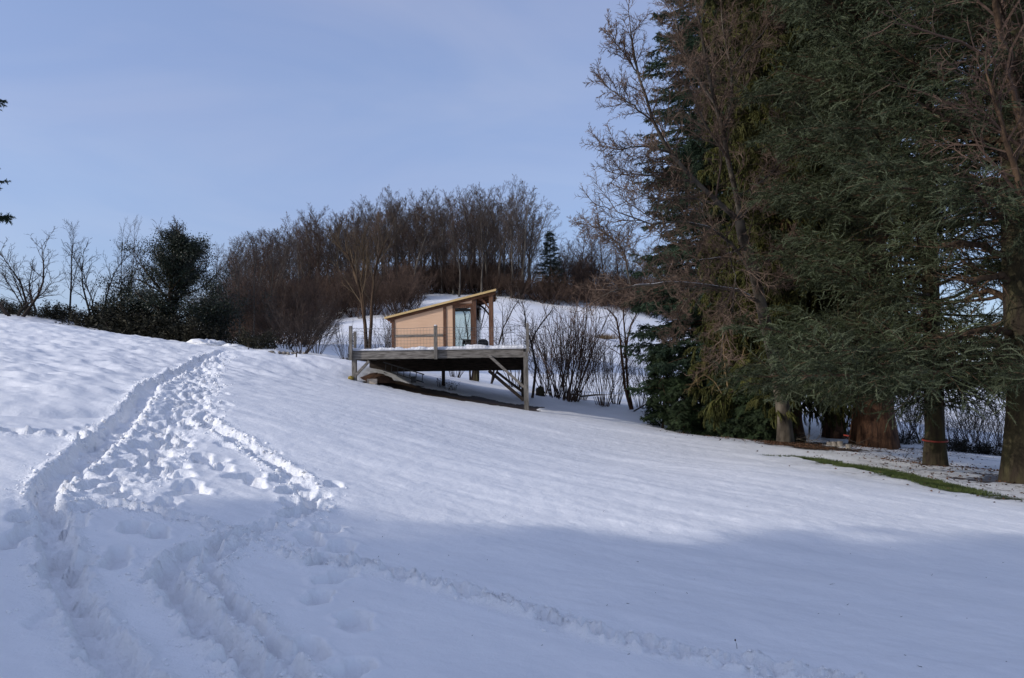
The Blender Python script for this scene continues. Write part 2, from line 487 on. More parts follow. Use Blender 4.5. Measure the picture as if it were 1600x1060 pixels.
scatter_prints(T_IN, .03, .34, .04, .24, .10)
scatter_prints(T_CROSS, .06, .40, .045, .26, .12)
scatter_prints(T_LONG, .05, .42, .035, .22, .10)
PR = np.array(prints)

GRASS = path([(1205,711),(1260,716),(1330,728),(1430,748),(1525,769)])
LITTER = path([(1020,648),(1060,655),(1130,668),(1180,684),(1240,695),(1300,700)])
DFL = np.array([-6.87, 34.9]); DANG = math.atan2(-.2, 7.47)
DX = np.array([math.cos(DANG), math.sin(DANG)]); DY = np.array([-DX[1], DX[0]])

def detail(x, y):
    """snow relief on top of h0, and the masks litter / grass / trodden"""
    z = np.zeros(x.shape); tr = np.zeros(x.shape)
    r = np.hypot(x, y)
    near = np.clip((75 - r) / 25, 0, 1)
    # wind drift, stretched down the slope
    a = x * .86 - y * .5; b = x * .5 + y * .86
    z += near * (.013 * fbm(a * .55, b * 1.7, 1, 4, .6) + .034 * fbm(a * .16, b * .5, 3, 2))
    lf = np.clip((-x - 5) / 5, 0, 1) * np.clip((y - 11) / 4, 0, 1) * near
    z += lf * (.07 * fbm(a * .9, b * 1.6, 2, 3))
    z += np.clip((r - 75) / 60, 0, 1) * .5 * fbm(x * .06, y * .06, 5, 3)
    z += .0045 * near * fbm(x * 5, y * 5, 4, 2)
    mk = near > 0
    xm, ym = x[mk], y[mk]; zz = np.zeros(xm.shape); tt = np.zeros(xm.shape)
    wob = fbm(xm * 3.1, ym * 3.1, 6, 3)
    chunk = fbm(xm * 9, ym * 9, 2, 3, .6)
    grit = fbm(xm * 26, ym * 26, 5, 2, .6) * np.clip(1.6 - np.hypot(xm, ym) / 12, 0, 1)
    def trench(P, w, D, rim, tread=1.0, rw=.08):
        bb = (xm > P[:, 0].min() - 1.5) & (xm < P[:, 0].max() + 1.5) & (ym > P[:, 1].min() - 1.5) & (ym < P[:, 1].max() + 1.5)
        d, run, sg = pdist(xm[bb], ym[bb], P)
        ends = np.clip(run / .6, 0, 1)
        rs_ = np.clip(np.hypot(xm[bb], ym[bb]) / 13, .62, 1); ds_ = .5 + .5 * rs_
        d = (d + .04 * wob[bb] + .02 * chunk[bb]) / rs_
        e = .08
        c = np.clip((w / 2 + e - d) / (2 * e), 0, 1); c = c * c * (3 - 2 * c)
        rr = np.exp(-((d - w / 2 - rw) / rw) ** 2)
        zz[bb] += ends * ds_ * (-D * c * (1 + .25 * wob[bb]) + rim * rr * (.7 + .8 * np.clip(chunk[bb], -.6, 1.2)) + .015 * tread * c * chunk[bb] + .011 * tread * np.maximum(c, rr * .9) * grit[bb])
        tt[bb] = np.maximum(tt[bb], np.clip(1.4 - (d - w / 2) / .35, 0, 1) * ends)
    trench(T_MAIN, .33, .115, .036)
    trench(T_LOOP[:_ci], .26, .045, .022)
    trench(T_LOOP[_ci:], .25, .12, .045)
    trench(T_IN, .15, .09, .035, rw=.06)
    trench(T_CROSS, .24, .05, .035)
    trench(T_LONG, .22, .065, .07, 1.8, rw=.065)
    trench(T_SIDE, .30, .06, .05)
    for P, w in ((T_TRAIL, .50), (T_RIGHT, .32)):
        bb = (xm > P[:, 0].min() - 1.5) & (xm < P[:, 0].max() + 1.5) & (ym > P[:, 1].min() - 1.5) & (ym < P[:, 1].max() + 1.5)
        d, run, sg = pdist(xm[bb], ym[bb], P)
        c = np.clip((w + .25 - d) / .4, 0, 1)
        zz[bb] += c * (.015 * chunk[bb] + .014 * wob[bb] - .02)
        tt[bb] = np.maximum(tt[bb], c)
    d, run, sg = pdist(xm, ym, T_BAND)
    wv = np.clip(1 - run / 9.0, .15, 1)
    zz -= .16 * wv * np.exp(-(d / (.28 * wv + .08)) ** 2)
    pz = np.zeros(xm.shape); pr_ = np.zeros(xm.shape)
    for (px, py, an, L, W, D) in PR:
        bb = np.nonzero((np.abs(xm - px) < .55) & (np.abs(ym - py) < .55))[0]
        if len(bb) == 0: continue
        dx = xm[bb] - px; dy = ym[bb] - py
        c, s = math.cos(an), math.sin(an)
        rs0 = min(max(math.hypot(px, py) / 9, .74), 1); lx = (dx * c + dy * s) / (W * .62 * rs0); ly = (-dx * s + dy * c) / (L * .58 * rs0)
        ly = np.where(ly < 0, ly * .72, ly); lx = lx * (1 + .18 * np.cos(ly * 4.2))
        q = np.sqrt(lx * lx + ly * ly) + .30 * wob[bb] + .12 * chunk[bb]
        cc = np.clip((1.25 - q) / .5, 0, 1); cc = cc * cc * (3 - 2 * cc)
        rr0 = min(max(math.hypot(px, py) / 9, .72), 1)
        pz[bb] = np.minimum(pz[bb], -1.15 * D * rr0 * .85 * cc + .012 * cc * chunk[bb])
        pr_[bb] = np.maximum(pr_[bb], .11 * D * rr0 * np.exp(-((q - 1.5) / .3) ** 2))
        tt[bb] = np.maximum(tt[bb], np.clip(1.9 - q, 0, 1) * .6)
    zz += pz + pr_ * np.clip(1 + pz / .05, 0, 1)
    z[mk] += zz; tr[mk] = tt
    # cover masks
    li = np.zeros(x.shape); gr = np.zeros(x.shape); lg = np.zeros(x.shape)
    mm = (r > 12) & (r < 55) & (y > 8) & (x > -9)
    xm, ym = x[mm], y[mm]
    n1 = fbm(xm * 1.3, ym * 1.3, 5, 4)
    d, run, _ = pdist(xm, ym, GRASS)
    gr[mm] = np.clip(1.2 - (d + .35 * n1) / (.74 * np.clip(np.minimum(run / 4, (11.2 - run) / 4) + .15, .1, 1)), 0, 1)
    d, run, _ = pdist(xm, ym, LITTER)
    l1 = np.clip(1.15 - (d + .5 * n1) / (.35 + .09 * run), 0, 1)
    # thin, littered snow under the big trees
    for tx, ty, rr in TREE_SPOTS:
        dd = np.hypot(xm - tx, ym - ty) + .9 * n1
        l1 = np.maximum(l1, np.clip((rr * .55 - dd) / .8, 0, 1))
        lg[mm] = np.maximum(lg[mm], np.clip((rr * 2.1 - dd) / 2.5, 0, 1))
    u = (xm - DFL[0]) * DX[0] + (ym - DFL[1]) * DX[1]; w = (xm - DFL[0]) * DY[0] + (ym - DFL[1]) * DY[1]
    ins = np.minimum(np.minimum(u - .5, 8.0 - u), np.minimum(w - .05, 2.3 - w)) + .35 * n1
    l1 = np.maximum(l1, np.clip(ins / .3 + .3, 0, 1))
    li[mm] = l1
    z -= .05 * li + .03 * gr
    return z, li, gr, tr, lg

TREE_SPOTS = []
for u_, v_, Y_, r_ in [(1222,692,30,2.6),(1365,697,31,2.6),(1460,726,24,1.8),(1590,752,20,2.6),(1270,695,31,2.5)]:
    q_ = pix(u_, v_, Y_); TREE_SPOTS.append((q_[0], q_[1], r_))

def gz(x, y):
    x = np.array([float(x)]); y = np.array([float(y)])
    return float(h0(x, y)[0])

# polar sheet, dense where the view falls
a_f = np.linspace(-42, 42, 800)
a_b = np.linspace(42, 318, 130)[1:-1]
ang = np.radians(np.concatenate([a_f, a_b]))
rr_ = [0.25, .6, 1.0, 1.5, 2.0, 2.4, 2.8, 3.1, 3.4, 3.6]
while rr_[-1] < 60:
    r_ = rr_[-1]
    rr_.append(r_ + min(max(r_ * r_ / 1350 * .95, .013), r_ * .0062))
while rr_[-1] < 2500:
    rr_.append(rr_[-1] * (1.012 if rr_[-1] < 200 else 1.05))
R_ = np.array(rr_)
gx = (R_[:, None] * np.sin(ang)[None, :]); gy = (R_[:, None] * np.cos(ang)[None, :])
gzv = h0(gx, gy)
dz, li, gr, tr, lg = detail(gx, gy)
gzz = gzv + dz
nr, na = gx.shape
V = np.stack([gx, gy, gzz], -1).reshape(-1, 3)
V = np.vstack([V, [[0, 0, gz(0, 0)]]])
i = np.arange(nr - 1)[:, None] * na; j = np.arange(na)[None, :]; j2 = (j + 1) % na
quads = np.stack([i + j, i + na + j, i + na + j2, i + j2], -1).reshape(-1, 4)
jj = np.arange(na)
tris = np.stack([np.full(na, nr * na), jj, (jj + 1) % na], -1)
ground_me = mesh_np('snowy_ground', V, quads, tris, smooth=True)
ca = ground_me.color_attributes.new('cover', 'FLOAT_COLOR', 'POINT')
cd = np.zeros((len(V), 4), np.float32)
cd[:-1, 0] = li.ravel(); cd[:-1, 1] = gr.ravel(); cd[:-1, 2] = tr.ravel(); cd[:, 3] = 1
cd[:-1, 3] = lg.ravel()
ca.data.foreach_set('color', cd.ravel())

m, nt, b = new_mat('snow_ground')
M['ground'] = m
at = nt.nodes.new('ShaderNodeAttribute'); at.attribute_name = 'cover'
sep = nt.nodes.new('ShaderNodeSeparateColor'); nt.links.new(at.outputs['Color'], sep.inputs[0])
tc = nt.nodes.new('ShaderNodeTexCoord')
def tex(scale, detail=5, rough=.55):
    n = nt.nodes.new('ShaderNodeTexNoise'); n.inputs['Scale'].default_value = scale; n.inputs['Detail'].default_value = detail
    n.inputs['Roughness'].default_value = rough
    nt.links.new(tc.outputs['Object'], n.inputs[0]); return n.outputs[0]
def math_(op, a, b_=None, clamp=False):
    n = nt.nodes.new('ShaderNodeMath'); n.operation = op; n.use_clamp = clamp
    for k, x in enumerate((a, b_)):
        if x is None: continue
        if isinstance(x, (int, float)): n.inputs[k].default_value = x
        else: nt.links.new(x, n.inputs[k])
    return n.outputs[0]
def mix(f, a, b_):
    n = nt.nodes.new('ShaderNodeMix'); n.data_type = 'RGBA'
    if isinstance(f, (int, float)): n.inputs[0].default_value = f
    else: nt.links.new(f, n.inputs[0])
    for k, x in ((6, a), (7, b_)):
        if isinstance(x, tuple): n.inputs[k].default_value = (*x, 1)
        else: nt.links.new(x, n.inputs[k])
    return n.outputs[2]
def ramp(x, lo, hi):
    n = nt.nodes.new('ShaderNodeMapRange'); n.inputs[1].default_value = lo; n.inputs[2].default_value = hi
    n.interpolation_type = 'SMOOTHSTEP'
    nt.links.new(x, n.inputs[0]); return n.outputs[0]
snowc = mix(ramp(tex(1.2), .3, .7), (.84, .835, .835), (.89, .88, .87))
snowc = mix(sep.outputs[2], snowc, (.93, .925, .92))
soil = mix(ramp(tex(7), .35, .65), (.020, .014, .009), (.065, .040, .024))
grs = mix(ramp(tex(9), .35, .65), (.024, .028, .012), (.052, .060, .022))
# bits of litter showing through the thin snow
fl = math_('SUBTRACT', tex(6, 8, .75), .60)
thin = math_('MULTIPLY', ramp(math_('ADD', fl, math_('MULTIPLY', at.outputs['Alpha'], .10)), 0.0, .09), at.outputs['Alpha'], True)
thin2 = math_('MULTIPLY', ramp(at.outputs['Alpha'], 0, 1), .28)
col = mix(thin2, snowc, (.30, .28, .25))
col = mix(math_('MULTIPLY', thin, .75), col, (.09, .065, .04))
n_ = math_('MULTIPLY', math_('SUBTRACT', tex(5, 8, .7), .5), 1.6)
col = mix(ramp(math_('ADD', sep.outputs[0], n_), .35, .65), col, soil)
col = mix(ramp(math_('ADD', sep.outputs[1], n_), .35, .65), col, grs)
nt.links.new(col, b.inputs['Base Color'])
b.inputs['Roughness'].default_value = .55
b.inputs['Specular IOR Level'].default_value = .25
bp1 = nt.nodes.new('ShaderNodeBump'); bp1.inputs['Strength'].default_value = .5; bp1.inputs['Distance'].default_value = .03
nt.links.new(tex(9, 8, .6), bp1.inputs['Height'])
bp2 = nt.nodes.new('ShaderNodeBump'); bp2.inputs['Distance'].default_value = .028
nt.links.new(tex(22, 6, .65), bp2.inputs['Height'])
nt.links.new(math_('MULTIPLY', sep.outputs[2], .9), bp2.inputs['Strength'])
nt.links.new(bp1.outputs[0], bp2.inputs['Normal'])
bp3 = nt.nodes.new('ShaderNodeBump'); bp3.inputs['Strength'].default_value = .35; bp3.inputs['Distance'].default_value = .006
nt.links.new(tex(75, 4, .7), bp3.inputs['Height']); nt.links.new(bp2.outputs[0], bp3.inputs['Normal'])
nt.links.new(bp3.outputs[0], b.inputs['Normal'])
ground = obj('snowy_ground', ground_me, M['ground'])
tag(ground, kind='structure')

def gzd(x, y):
    x = np.asarray(x, float); y = np.asarray(y, float)
    return h0(x, y) + detail(x, y)[0]

# ------------------------------------------------------------------ snow clods beside the trodden tracks
def ico():
    t = (1 + 5 ** .5) / 2
    v = nrm(np.array([(-1, t, 0), (1, t, 0), (-1, -t, 0), (1, -t, 0), (0, -1, t), (0, 1, t), (0, -1, -t), (0, 1, -t), (t, 0, -1), (t, 0, 1), (-t, 0, -1), (-t, 0, 1)], float))
    f = np.array([(0,11,5),(0,5,1),(0,1,7),(0,7,10),(0,10,11),(1,5,9),(5,11,4),(11,10,2),(10,7,6),(7,1,8),(3,9,4),(3,4,2),(3,2,6),(3,6,8),(3,8,9),(4,9,5),(2,4,11),(6,2,10),(8,6,7),(9,8,1)])
    return v, f
IV, IF = ico()
def blobs(g, P, S, squash=.7):
    N = len(P)
    v = IV[None] * (1 + rng.normal(0, .22, (N, 12, 1))) * (np.asarray(S).reshape(N, 1, 1)) * np.array([1, 1, squash])
    v = v + np.asarray(P)[:, None, :]
    f = IF[None] + (np.arange(N) * 12)[:, None, None]
    g.add(v.reshape(-1, 3), None, f.reshape(-1, 3))
cl = []
for P_, w_, n_c in ((T_MAIN, .22, 800), (T_LOOP, .20, 520), (T_IN, .12, 240), (T_CROSS, .12, 160), (T_LONG, .09, 420), (T_TRAIL, .5, 700), (T_RIGHT, .4, 260)):
    k = rng.integers(0, len(P_) - 1, n_c); f_ = rng.uniform(0, 1, (n_c, 1))
    c_ = P_[k] * (1 - f_) + P_[k + 1] * f_
    d_ = P_[k + 1] - P_[k]; d_ = d_ / np.linalg.norm(d_, axis=1, keepdims=True)
    n2_ = np.stack([-d_[:, 1], d_[:, 0]], -1)
    cl.append(c_ + n2_ * (rng.choice([-1, 1], (n_c, 1)) * (w_ + rng.exponential(.07, (n_c, 1)) - .04)))
cl = np.vstack(cl)
s_ = rng.exponential(.007, len(cl)) + .005
s_ = np.minimum(s_, .03) * np.clip(np.hypot(cl[:, 0], cl[:, 1]) / 9, .55, 1.3)
zc = gzd(cl[:, 0], cl[:, 1])
g = Geo(); blobs(g, np.column_stack([cl, zc + s_ * .25]), s_)
me = g.mesh('snow_clods', True)
tag(obj('snow_clods', me, M['snow']), 'small white snow lumps thrown up beside the trodden tracks', 'snow', kind='stuff')

# ------------------------------------------------------------------ timber deck and its hut
DZ = 1.527 + EYE
TILT = .0125
deck = empty('timber_deck', (DFL[0], DFL[1], gz(*DFL)), DANG, 'raised grey weathered timber deck on posts jutting out over the slope', 'deck')
z0 = gz(*DFL)
def dl(z): return z - z0                # absolute height -> deck local
def dw(x, y): return DFL + DX * x + DY * y
def dg(x, y): p = dw(x, y); return gz(p[0], p[1]) - z0
deck.rotation_euler[1] = -TILT
DW, DD = 7.47, 5.7
T = dl(DZ)
def part(name, g, mat, parent, label=None, kind=None):
    o = obj(name, g, mat, parent)
    return tag(o, label, None, None, kind)
part('front_beam', Geo().box(.10, 3.66, -.06, .05, T - .36, T - .03), M['wood_grey'], deck)
part('front_beam', Geo().box(3.664, DW - .10, -.06, .05, T - .36, T - .03), M['wood_grey'], deck)
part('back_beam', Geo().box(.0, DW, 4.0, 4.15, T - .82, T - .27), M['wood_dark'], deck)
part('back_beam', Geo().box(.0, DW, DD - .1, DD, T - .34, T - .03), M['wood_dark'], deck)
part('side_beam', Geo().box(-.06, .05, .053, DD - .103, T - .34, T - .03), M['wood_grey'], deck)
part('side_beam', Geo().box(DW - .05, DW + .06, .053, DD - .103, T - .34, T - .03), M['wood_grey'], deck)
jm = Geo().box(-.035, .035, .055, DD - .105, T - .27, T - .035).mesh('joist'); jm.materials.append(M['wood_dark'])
for k in range(12):
    o = bpy.data.objects.new('joist', jm); o.location = (.6 + k * .57, 0, 0); put(o, deck)
bm_ = Geo().box(.0, DW, -.058, .058, -.028, 0).mesh('deck_board'); bm_.materials.append(M['wood_grey'])
nb = 44
for k in range(nb):
    o = bpy.data.objects.new('deck_board', bm_); o.location = (0, .06 + k * (DD / nb) , T - rng.uniform(0, .002)); put(o, deck)
def post(x, y, top, bot=None, w=.14, mat='wood_grey_v'):
    zb = (dg(x, y) - .25) if bot is None else bot
    g = Geo().box(x - w / 2, x + w / 2, y - w / 2, y + w / 2, zb, top)
    return part('post', g, M[mat], deck)
post(.04, -.14, T + 1.06, T - .40, w=.13)
part('post', Geo().box(.06, .26, -.05, .10, dg(.1, 0) - .25, T - .365), M['wood_grey_v'], deck)
post(DW + .08, -.08, T + 1.08, T - .15, w=.12)
part('post', Geo().box(DW - .10, DW + .10, -.30, -.10, dg(DW, 0) - .25, T - .14), M['wood_grey_v'], deck)
XM = 3.66
post(XM, -.15, T + 1.02, T - .40, w=.14)
post(.10, .42, T + .86, T - .3, w=.11)
xm_ = 4.55
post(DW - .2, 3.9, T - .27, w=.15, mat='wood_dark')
capg = Geo().add(*(lambda v: (v, None, IF))(IV * np.array([.075, .075, .04]) + np.array([XM, -.15, T + 1.03])))
part('snow_cap', capg, M['snow'], deck)
def xr(u, y=-.05):                       # local x on the deck at depth y seen at column u
    t = (u - 800) / F
    X0 = DFL[0] + DY[0] * y; Y0 = DFL[1] + DY[1] * y
    return (t * Y0 - X0) / (DX[0] - t * DX[1])
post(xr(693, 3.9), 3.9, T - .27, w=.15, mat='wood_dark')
def zr(v, x, y=-.05):
    p = dw(x, y); return pix(800, v, p[1])[2] - z0
def brace(u0, v0, u1, v1, y, w, mat, y1=None):
    y1 = y if y1 is None else y1
    x0 = xr(u0, y); x1 = xr(u1, y1)
    g = Geo().bar((x0, y, zr(v0, x0, y)), (x1, y1, zr(v1, x1, y1)), w * .7, w, up=(0, 1, 0))
    return part('brace', g, M[mat], deck)
brace(765, 559, 819, 609, -.12, .16, 'wood_grey')
brace(577, 565, 557, 586, -.1, .15, 'wood_grey')
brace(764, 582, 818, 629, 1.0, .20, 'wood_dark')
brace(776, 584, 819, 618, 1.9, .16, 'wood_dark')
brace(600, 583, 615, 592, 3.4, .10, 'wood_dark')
# snow on the boards: thicker and lumpy to the right
nx_, ny_ = 160, 60
sx = np.linspace(.02, DW - .02, nx_); sy = np.linspace(-.07, 1.42, 20)
def snow_sheet(name, x0, x1, y0, y1, nx, ny, base, thick, parent, lump=0.03, slope=None, lab=None, edge=.06):
    X, Y = np.meshgrid(np.linspace(x0, x1, nx), np.linspace(y0, y1, ny), indexing='ij')
    e = np.minimum(np.minimum(X - x0, x1 - X), np.minimum(Y - y0, y1 - Y))
    pr = np.sqrt(np.clip(e / edge, 0, 1))
    th = thick(X, Y) * pr + lump * pr * fbm(X * 3 + 3, Y * 3 + 7, 3, 4)
    Z = base(X, Y)
    n = nx * ny
    Vt = np.stack([X, Y, Z + np.maximum(th, .004)], -1).reshape(-1, 3)
    Vb = np.stack([X, Y, Z + .001], -1).reshape(-1, 3)
    i = np.arange(nx - 1)[:, None] * ny; j = np.arange(ny - 1)[None, :]
    q = np.stack([i + j, i + ny + j, i + ny + j + 1, i + j + 1], -1).reshape(-1, 4)
    rim = np.concatenate([np.arange(0, n, ny), n - ny + np.arange(1, ny), np.arange(n - 1 - ny, 0, -ny), np.arange(ny - 2, 0, -1)])
    r2 = np.roll(rim, -1)
    qs = np.stack([rim, r2, r2 + n, rim + n], -1)
    o = obj(name, mesh_np(name, np.vstack([Vt, Vb]), np.vstack([q, q[:, ::-1] + n, qs]), None, True), M['snow'], parent)
    return tag(o, lab)
snow_sheet('deck_snow', .02, DW - .03, -.09, 1.40, 200, 36, lambda X, Y: np.full(X.shape, T + .001),
           lambda X, Y: .11 + .05 * np.clip((X - 3.8) / 3, 0, 1) + .06 * np.exp(-((X - 5.3) / .5) ** 2) + 0 * Y, deck, .05)
snow_sheet('deck_snow', 6.1, DW - .03, 1.403, DD - .05, 50, 60, lambda X, Y: np.full(X.shape, T + .001),
           lambda X, Y: .13 + 0 * X, deck, .04)
snow_sheet('deck_snow', .02, .95, 1.403, DD - .05, 30, 60, lambda X, Y: np.full(X.shape, T + .001),
           lambda X, Y: .12 + 0 * X, deck, .03)
# wire mesh between the rail posts
g = Geo()
P_, R_w = [], []
hs = np.linspace(.16, .97, 7)
for (xa, xb, ya, yb) in ((.0, 3.66, -.17, -.17), (3.66, DW + .02, -.17, -.17)):
    n = 16
    xs = np.linspace(xa, xb, n)
    for k, h in enumerate(hs):
        sag = -.05 * np.sin(np.linspace(0, PI, n)) * (1 if k == 6 else .5) + rng.normal(0, .006, n)
        P_.append(np.column_stack([xs, np.full(n, ya), T + h + sag])); R_w.append(np.full(n, .009 if k == 6 else .005))
tubes(g, np.array(P_), np.array(R_w), 3, False)
nv = 54
xs = np.linspace(.12, DW - .05, nv)
P2 = np.stack([np.column_stack([xs, np.full(nv, -.17), np.full(nv, T + .05)]), np.column_stack([xs + rng.normal(0, .01, nv), np.full(nv, -.17), np.full(nv, T + .93)])], 1)
tubes(g, P2, np.full((nv, 2), .0042), 3, False)
part('wire_mesh', g, M['wire'], deck, 'thin square wire fencing strung between the rail posts', 'stuff')
tag(obj('moss_tuft', Geo().add(IV * np.array([.14, .1, .12]) + np.array([.04, -.14, dg(.05, -.1) + .03]), None, IF), M['moss'], deck))

# --- hut standing on the deck
HANG = math.radians(-6)
HX = np.array([math.cos(HANG), math.sin(HANG)]); HYV = np.array([-HX[1], HX[0]])
_q = pix(612, 600, 37.5); hp = _q[:2]
def hw(x, y=0.0): return hp + HX * x + HYV * y
HZ = DZ + ((hp - DFL) @ DX) * TILT + .004
hut = empty('wooden_hut', (hp[0], hp[1], HZ), HANG, 'small larch-clad hut with a single sloping roof and open porch on the deck', 'hut')
def lx(u, y=0.0):
    t = (u - 800) / F
    X0 = hp[0] + HYV[0] * y; Y0 = hp[1] + HYV[1] * y
    return (t * Y0 - X0) / (HX[0] - t * HX[1])
def lz(v, u, y=0.0):
    x = lx(u, y); return pix(800, v, hw(x, y)[1])[2] - HZ - x * TILT
hut.rotation_euler[1] = -TILT
x_l, x_r = 0.0, lx(770)
HD = 2.5
zl = lz(499, 602); zrr = lz(455, 777)
xa, xb = lx(602), lx(777)
def roofz(x): return zl + (zrr - zl) * (x - xa) / (xb - xa)     # underside of fascia
# cladding boards
yb_ = .0
bh = .128
x1w, x2w = lx(616.5), lx(693)
tri_top = lambda x: roofz(x) - .13
def clad(x0, x1, zs, ze, y0=0.0, y1=.022, name='board'):
    z = zs
    while z < ze - .01:
        zt = z + bh - .0015
        # cut the board to the roof slope
        pl = [(x0, z)]
        poly = [(x0, z), (x1, z), (x1, min(zt, tri_top(x1))), (x0, min(zt, tri_top(x0)))]
        if tri_top(x0) < zt:
            xs_ = x0
            def inv(zv): return (zv + .13 - zl) / (zrr - zl) * (xb - xa) + xa
            xc = min(max(inv(zt), x0), x1); xz = max(inv(z), x0)
            if xz >= x1 - .03: break
            poly = [(xz, z), (x1, z), (x1, min(zt, tri_top(x1)))]
            if xc < x1: poly.append((xc, zt))
            if tri_top(x0) > z: poly.append((x0, tri_top(x0)))
        part(name, Geo().prism(poly, y0, y1), M['clad'], hut)
        z += bh
clad(x1w + .003, x2w - .003, .02, 3)
part('wall_core', Geo().prism([(x1w, .0), (x2w, .0), (x2w, tri_top(x2w) - .01), (x1w, tri_top(x1w) - .01)], .024, .12), M['room'], hut)
# upright trim, corner post, narrow panel
part('corner_post', Geo().prism([(lx(612), 0), (lx(616.4), 0), (lx(616.4), tri_top(lx(616.4))), (lx(612), tri_top(lx(612)))], -.04, .11), M['stain'], hut)
part('trim', Geo().prism([(x2w, 0), (lx(697.6), 0), (lx(697.6), tri_top(lx(697.6))), (x2w, tri_top(x2w))], -.035, .11), M['stain'], hut)
clad(lx(697.8), lx(707.5), .02, 3)
part('wall_core', Geo().prism([(lx(697.8), 0), (lx(707.6), 0), (lx(707.6), tri_top(lx(707.6)) - .01), (lx(697.8), tri_top(lx(697.8)) - .01)], .024, .12), M['room'], hut)
part('rail_batten', Geo().box(lx(617), lx(692.6), -.03, -.003, lz(526.5, 650), lz(523, 650)), M['wood_grey'], hut)
# door opening
dx0, dx1 = lx(708), lx(738)
dz1 = lz(478, 722)
part('board', Geo().prism([(dx0, dz1 + .10), (dx1, dz1 + .10), (dx1, tri_top(dx1)), (dx0, tri_top(dx0))], 0, .03), M['clad'], hut)
part('lintel', Geo().box(dx0, dx1, -.03, .11, dz1, dz1 + .095), M['stain_h'], hut)
door = part('door', Geo().box(dx0, dx0 + .10, .0, .09, .02, dz1).box(dx1 - .07, dx1, .0, .09, .02, dz1).box(dx0 + .102, dx1 - .072, .0, .09, dz1 - .10, dz1).box(dx0 + .102, dx1 - .072, .0, .09, .02, .12), M['stain'], hut, 'glazed door in a red-brown timber frame')
obj('pane', Geo().box(dx0 + .102, dx1 - .072, .04, .055, .121, dz1 - .101), M['glass'], door)
obj('handle', Geo().box(dx1 - .055, dx1 - .03, -.05, -.002, .95, 1.10), M['metal'], door)
# porch posts
def hpost(u0, u1, y0, y1, name='porch_post'):
    a, b_ = lx(u0, y0), lx(u1, y0)
    return part(name, Geo().prism([(a, 0), (b_, 0), (b_, roofz(b_) - .02), (a, roofz(a) - .02)], y0, y1), M['stain'], hut)
hpost(738.4, 744.4, -.05, .12)
hpost(764.6, 771, -.05, .13)
a_, b_ = lx(738), lx(744)
for xx in (lx(742, HD), lx(767.5, HD)):
    part('porch_post', Geo().box(xx - .08, xx + .08, HD - .16, HD, 0, roofz(xx - .08) - .02), M['stain'], hut)
# rafters under the roof, fascia, roof plate
SK = (lx(777, HD) - xb) / HD
def slope_box(x0, x1, dz0, dz1, y0, y1, skew=0.0):
    return Geo().prism([(x0, roofz(x0) + dz0), (x1, roofz(x1) + dz0), (x1, roofz(x1) + dz1), (x0, roofz(x0) + dz1)], y0, y1, skew)
part('rafter', slope_box(xa + .12, xb - .05, -.13, -.005, -.055, -.005 + .0), M['stain_h'], hut)
for k, yy in enumerate((.82, 1.65, HD - .06)):
    part('rafter', slope_box(xa + .12 + SK * yy, xb - .05 + SK * yy, -.13, -.005, yy, yy + .06), M['stain_h'], hut)
roof = part('roof', slope_box(xa + .02, xb - .02, .0, .05, -.16, HD + .06, SK), M['stain_h'], hut)
obj('fascia', slope_box(xa, xb, -.01, .085, -.195, -.162), M['fascia'], roof)
obj('fascia', slope_box(xa + SK * HD, xb + SK * HD, -.01, .085, HD + .062, HD + .095), M['fascia'], roof)
obj('roof_felt', slope_box(xa + .02, xb - .02, .052, .066, -.16, HD + .06, SK), M['roof'], roof)
snow_sheet('roof_snow', xa + .9, xa + 2.3, .2, 2.2, 40, 40, lambda X, Y: roofz(X) + .067, lambda X, Y: .05 + .02 * np.sin(X * 3), roof, .05, edge=.3)
# knee braces
def arch(y, u0=744.5, u1=765):
    a, b_ = lx(u0, y), lx(u1, y)
    t = np.linspace(0, 1, 9)
    z_t = roofz(a + .15) - .12; zb2 = roofz(b_) - .72
    xs = a + .12 + (b_ - a - .12) * t; zs = z_t + (zb2 - z_t) * t ** 1.6
    poly = [(x, z + .06) for x, z in zip(xs, zs)] + [(x, z - .06) for x, z in zip(xs[::-1], zs[::-1])]
    g = Geo()
    for k in range(8):
        g.prism([(xs[k], zs[k] - .06), (xs[k + 1], zs[k + 1] - .06), (xs[k + 1], zs[k + 1] + .06), (xs[k], zs[k] + .06)], y, y + .08)
    return g
part('knee_brace', arch(0.0), M['stain_h'], hut)
part('knee_brace', arch(HD - .14), M['wood_dark'], hut)
# left gable wall, rear wall of the room, floor, glazed rear and end
part('end_wall', Geo().box(.0, .05, .125, HD - .01, 0, tri_top(0) + .0), M['clad'], hut)
xw = lx(697)
xw = lx(703, HD); xe = lx(741, HD)
part('rear_wall', Geo().prism([(.052, 0), (xw, 0), (xw, tri_top(xw)), (.052, tri_top(.052))], HD - .08, HD - .02), M['room'], hut)
rw = part('rear_window', Geo().box(xw + .01, xw + .05, HD - .09, HD - .01, 0.02, 2.2).box(xw + .052, xe - .1, HD - .09, HD - .01, 2.08, 2.2), M['stain'], hut)
obj('pane', Geo().box(xw + .052, xe - .1, HD - .055, HD - .04, .03, 2.078), M['glass'], rw)
ew = part('end_window', Geo().box(lx(741) - .05, lx(741) + .03, .16, .22, .02, 2.2).box(lx(741) - .05, lx(741) + .03, .222, HD - .2, 2.12, 2.2), M['stain'], hut)
obj('pane', Geo().box(lx(741) - .02, lx(741) - .005, .222, HD - .2, .02, 2.118), M['glass'], ew)
part('floor', Geo().box(.06, lx(738), .13, HD - .1, .003, .02), M['wood_dark'], hut)

def local(parent, x, y):
    a = Vector((x, y, 0)); m_ = Matrix.Rotation(parent.rotation_euler[2], 3, 'Z') @ a
    return (parent.location.x + m_.x, parent.location.y + m_.y)
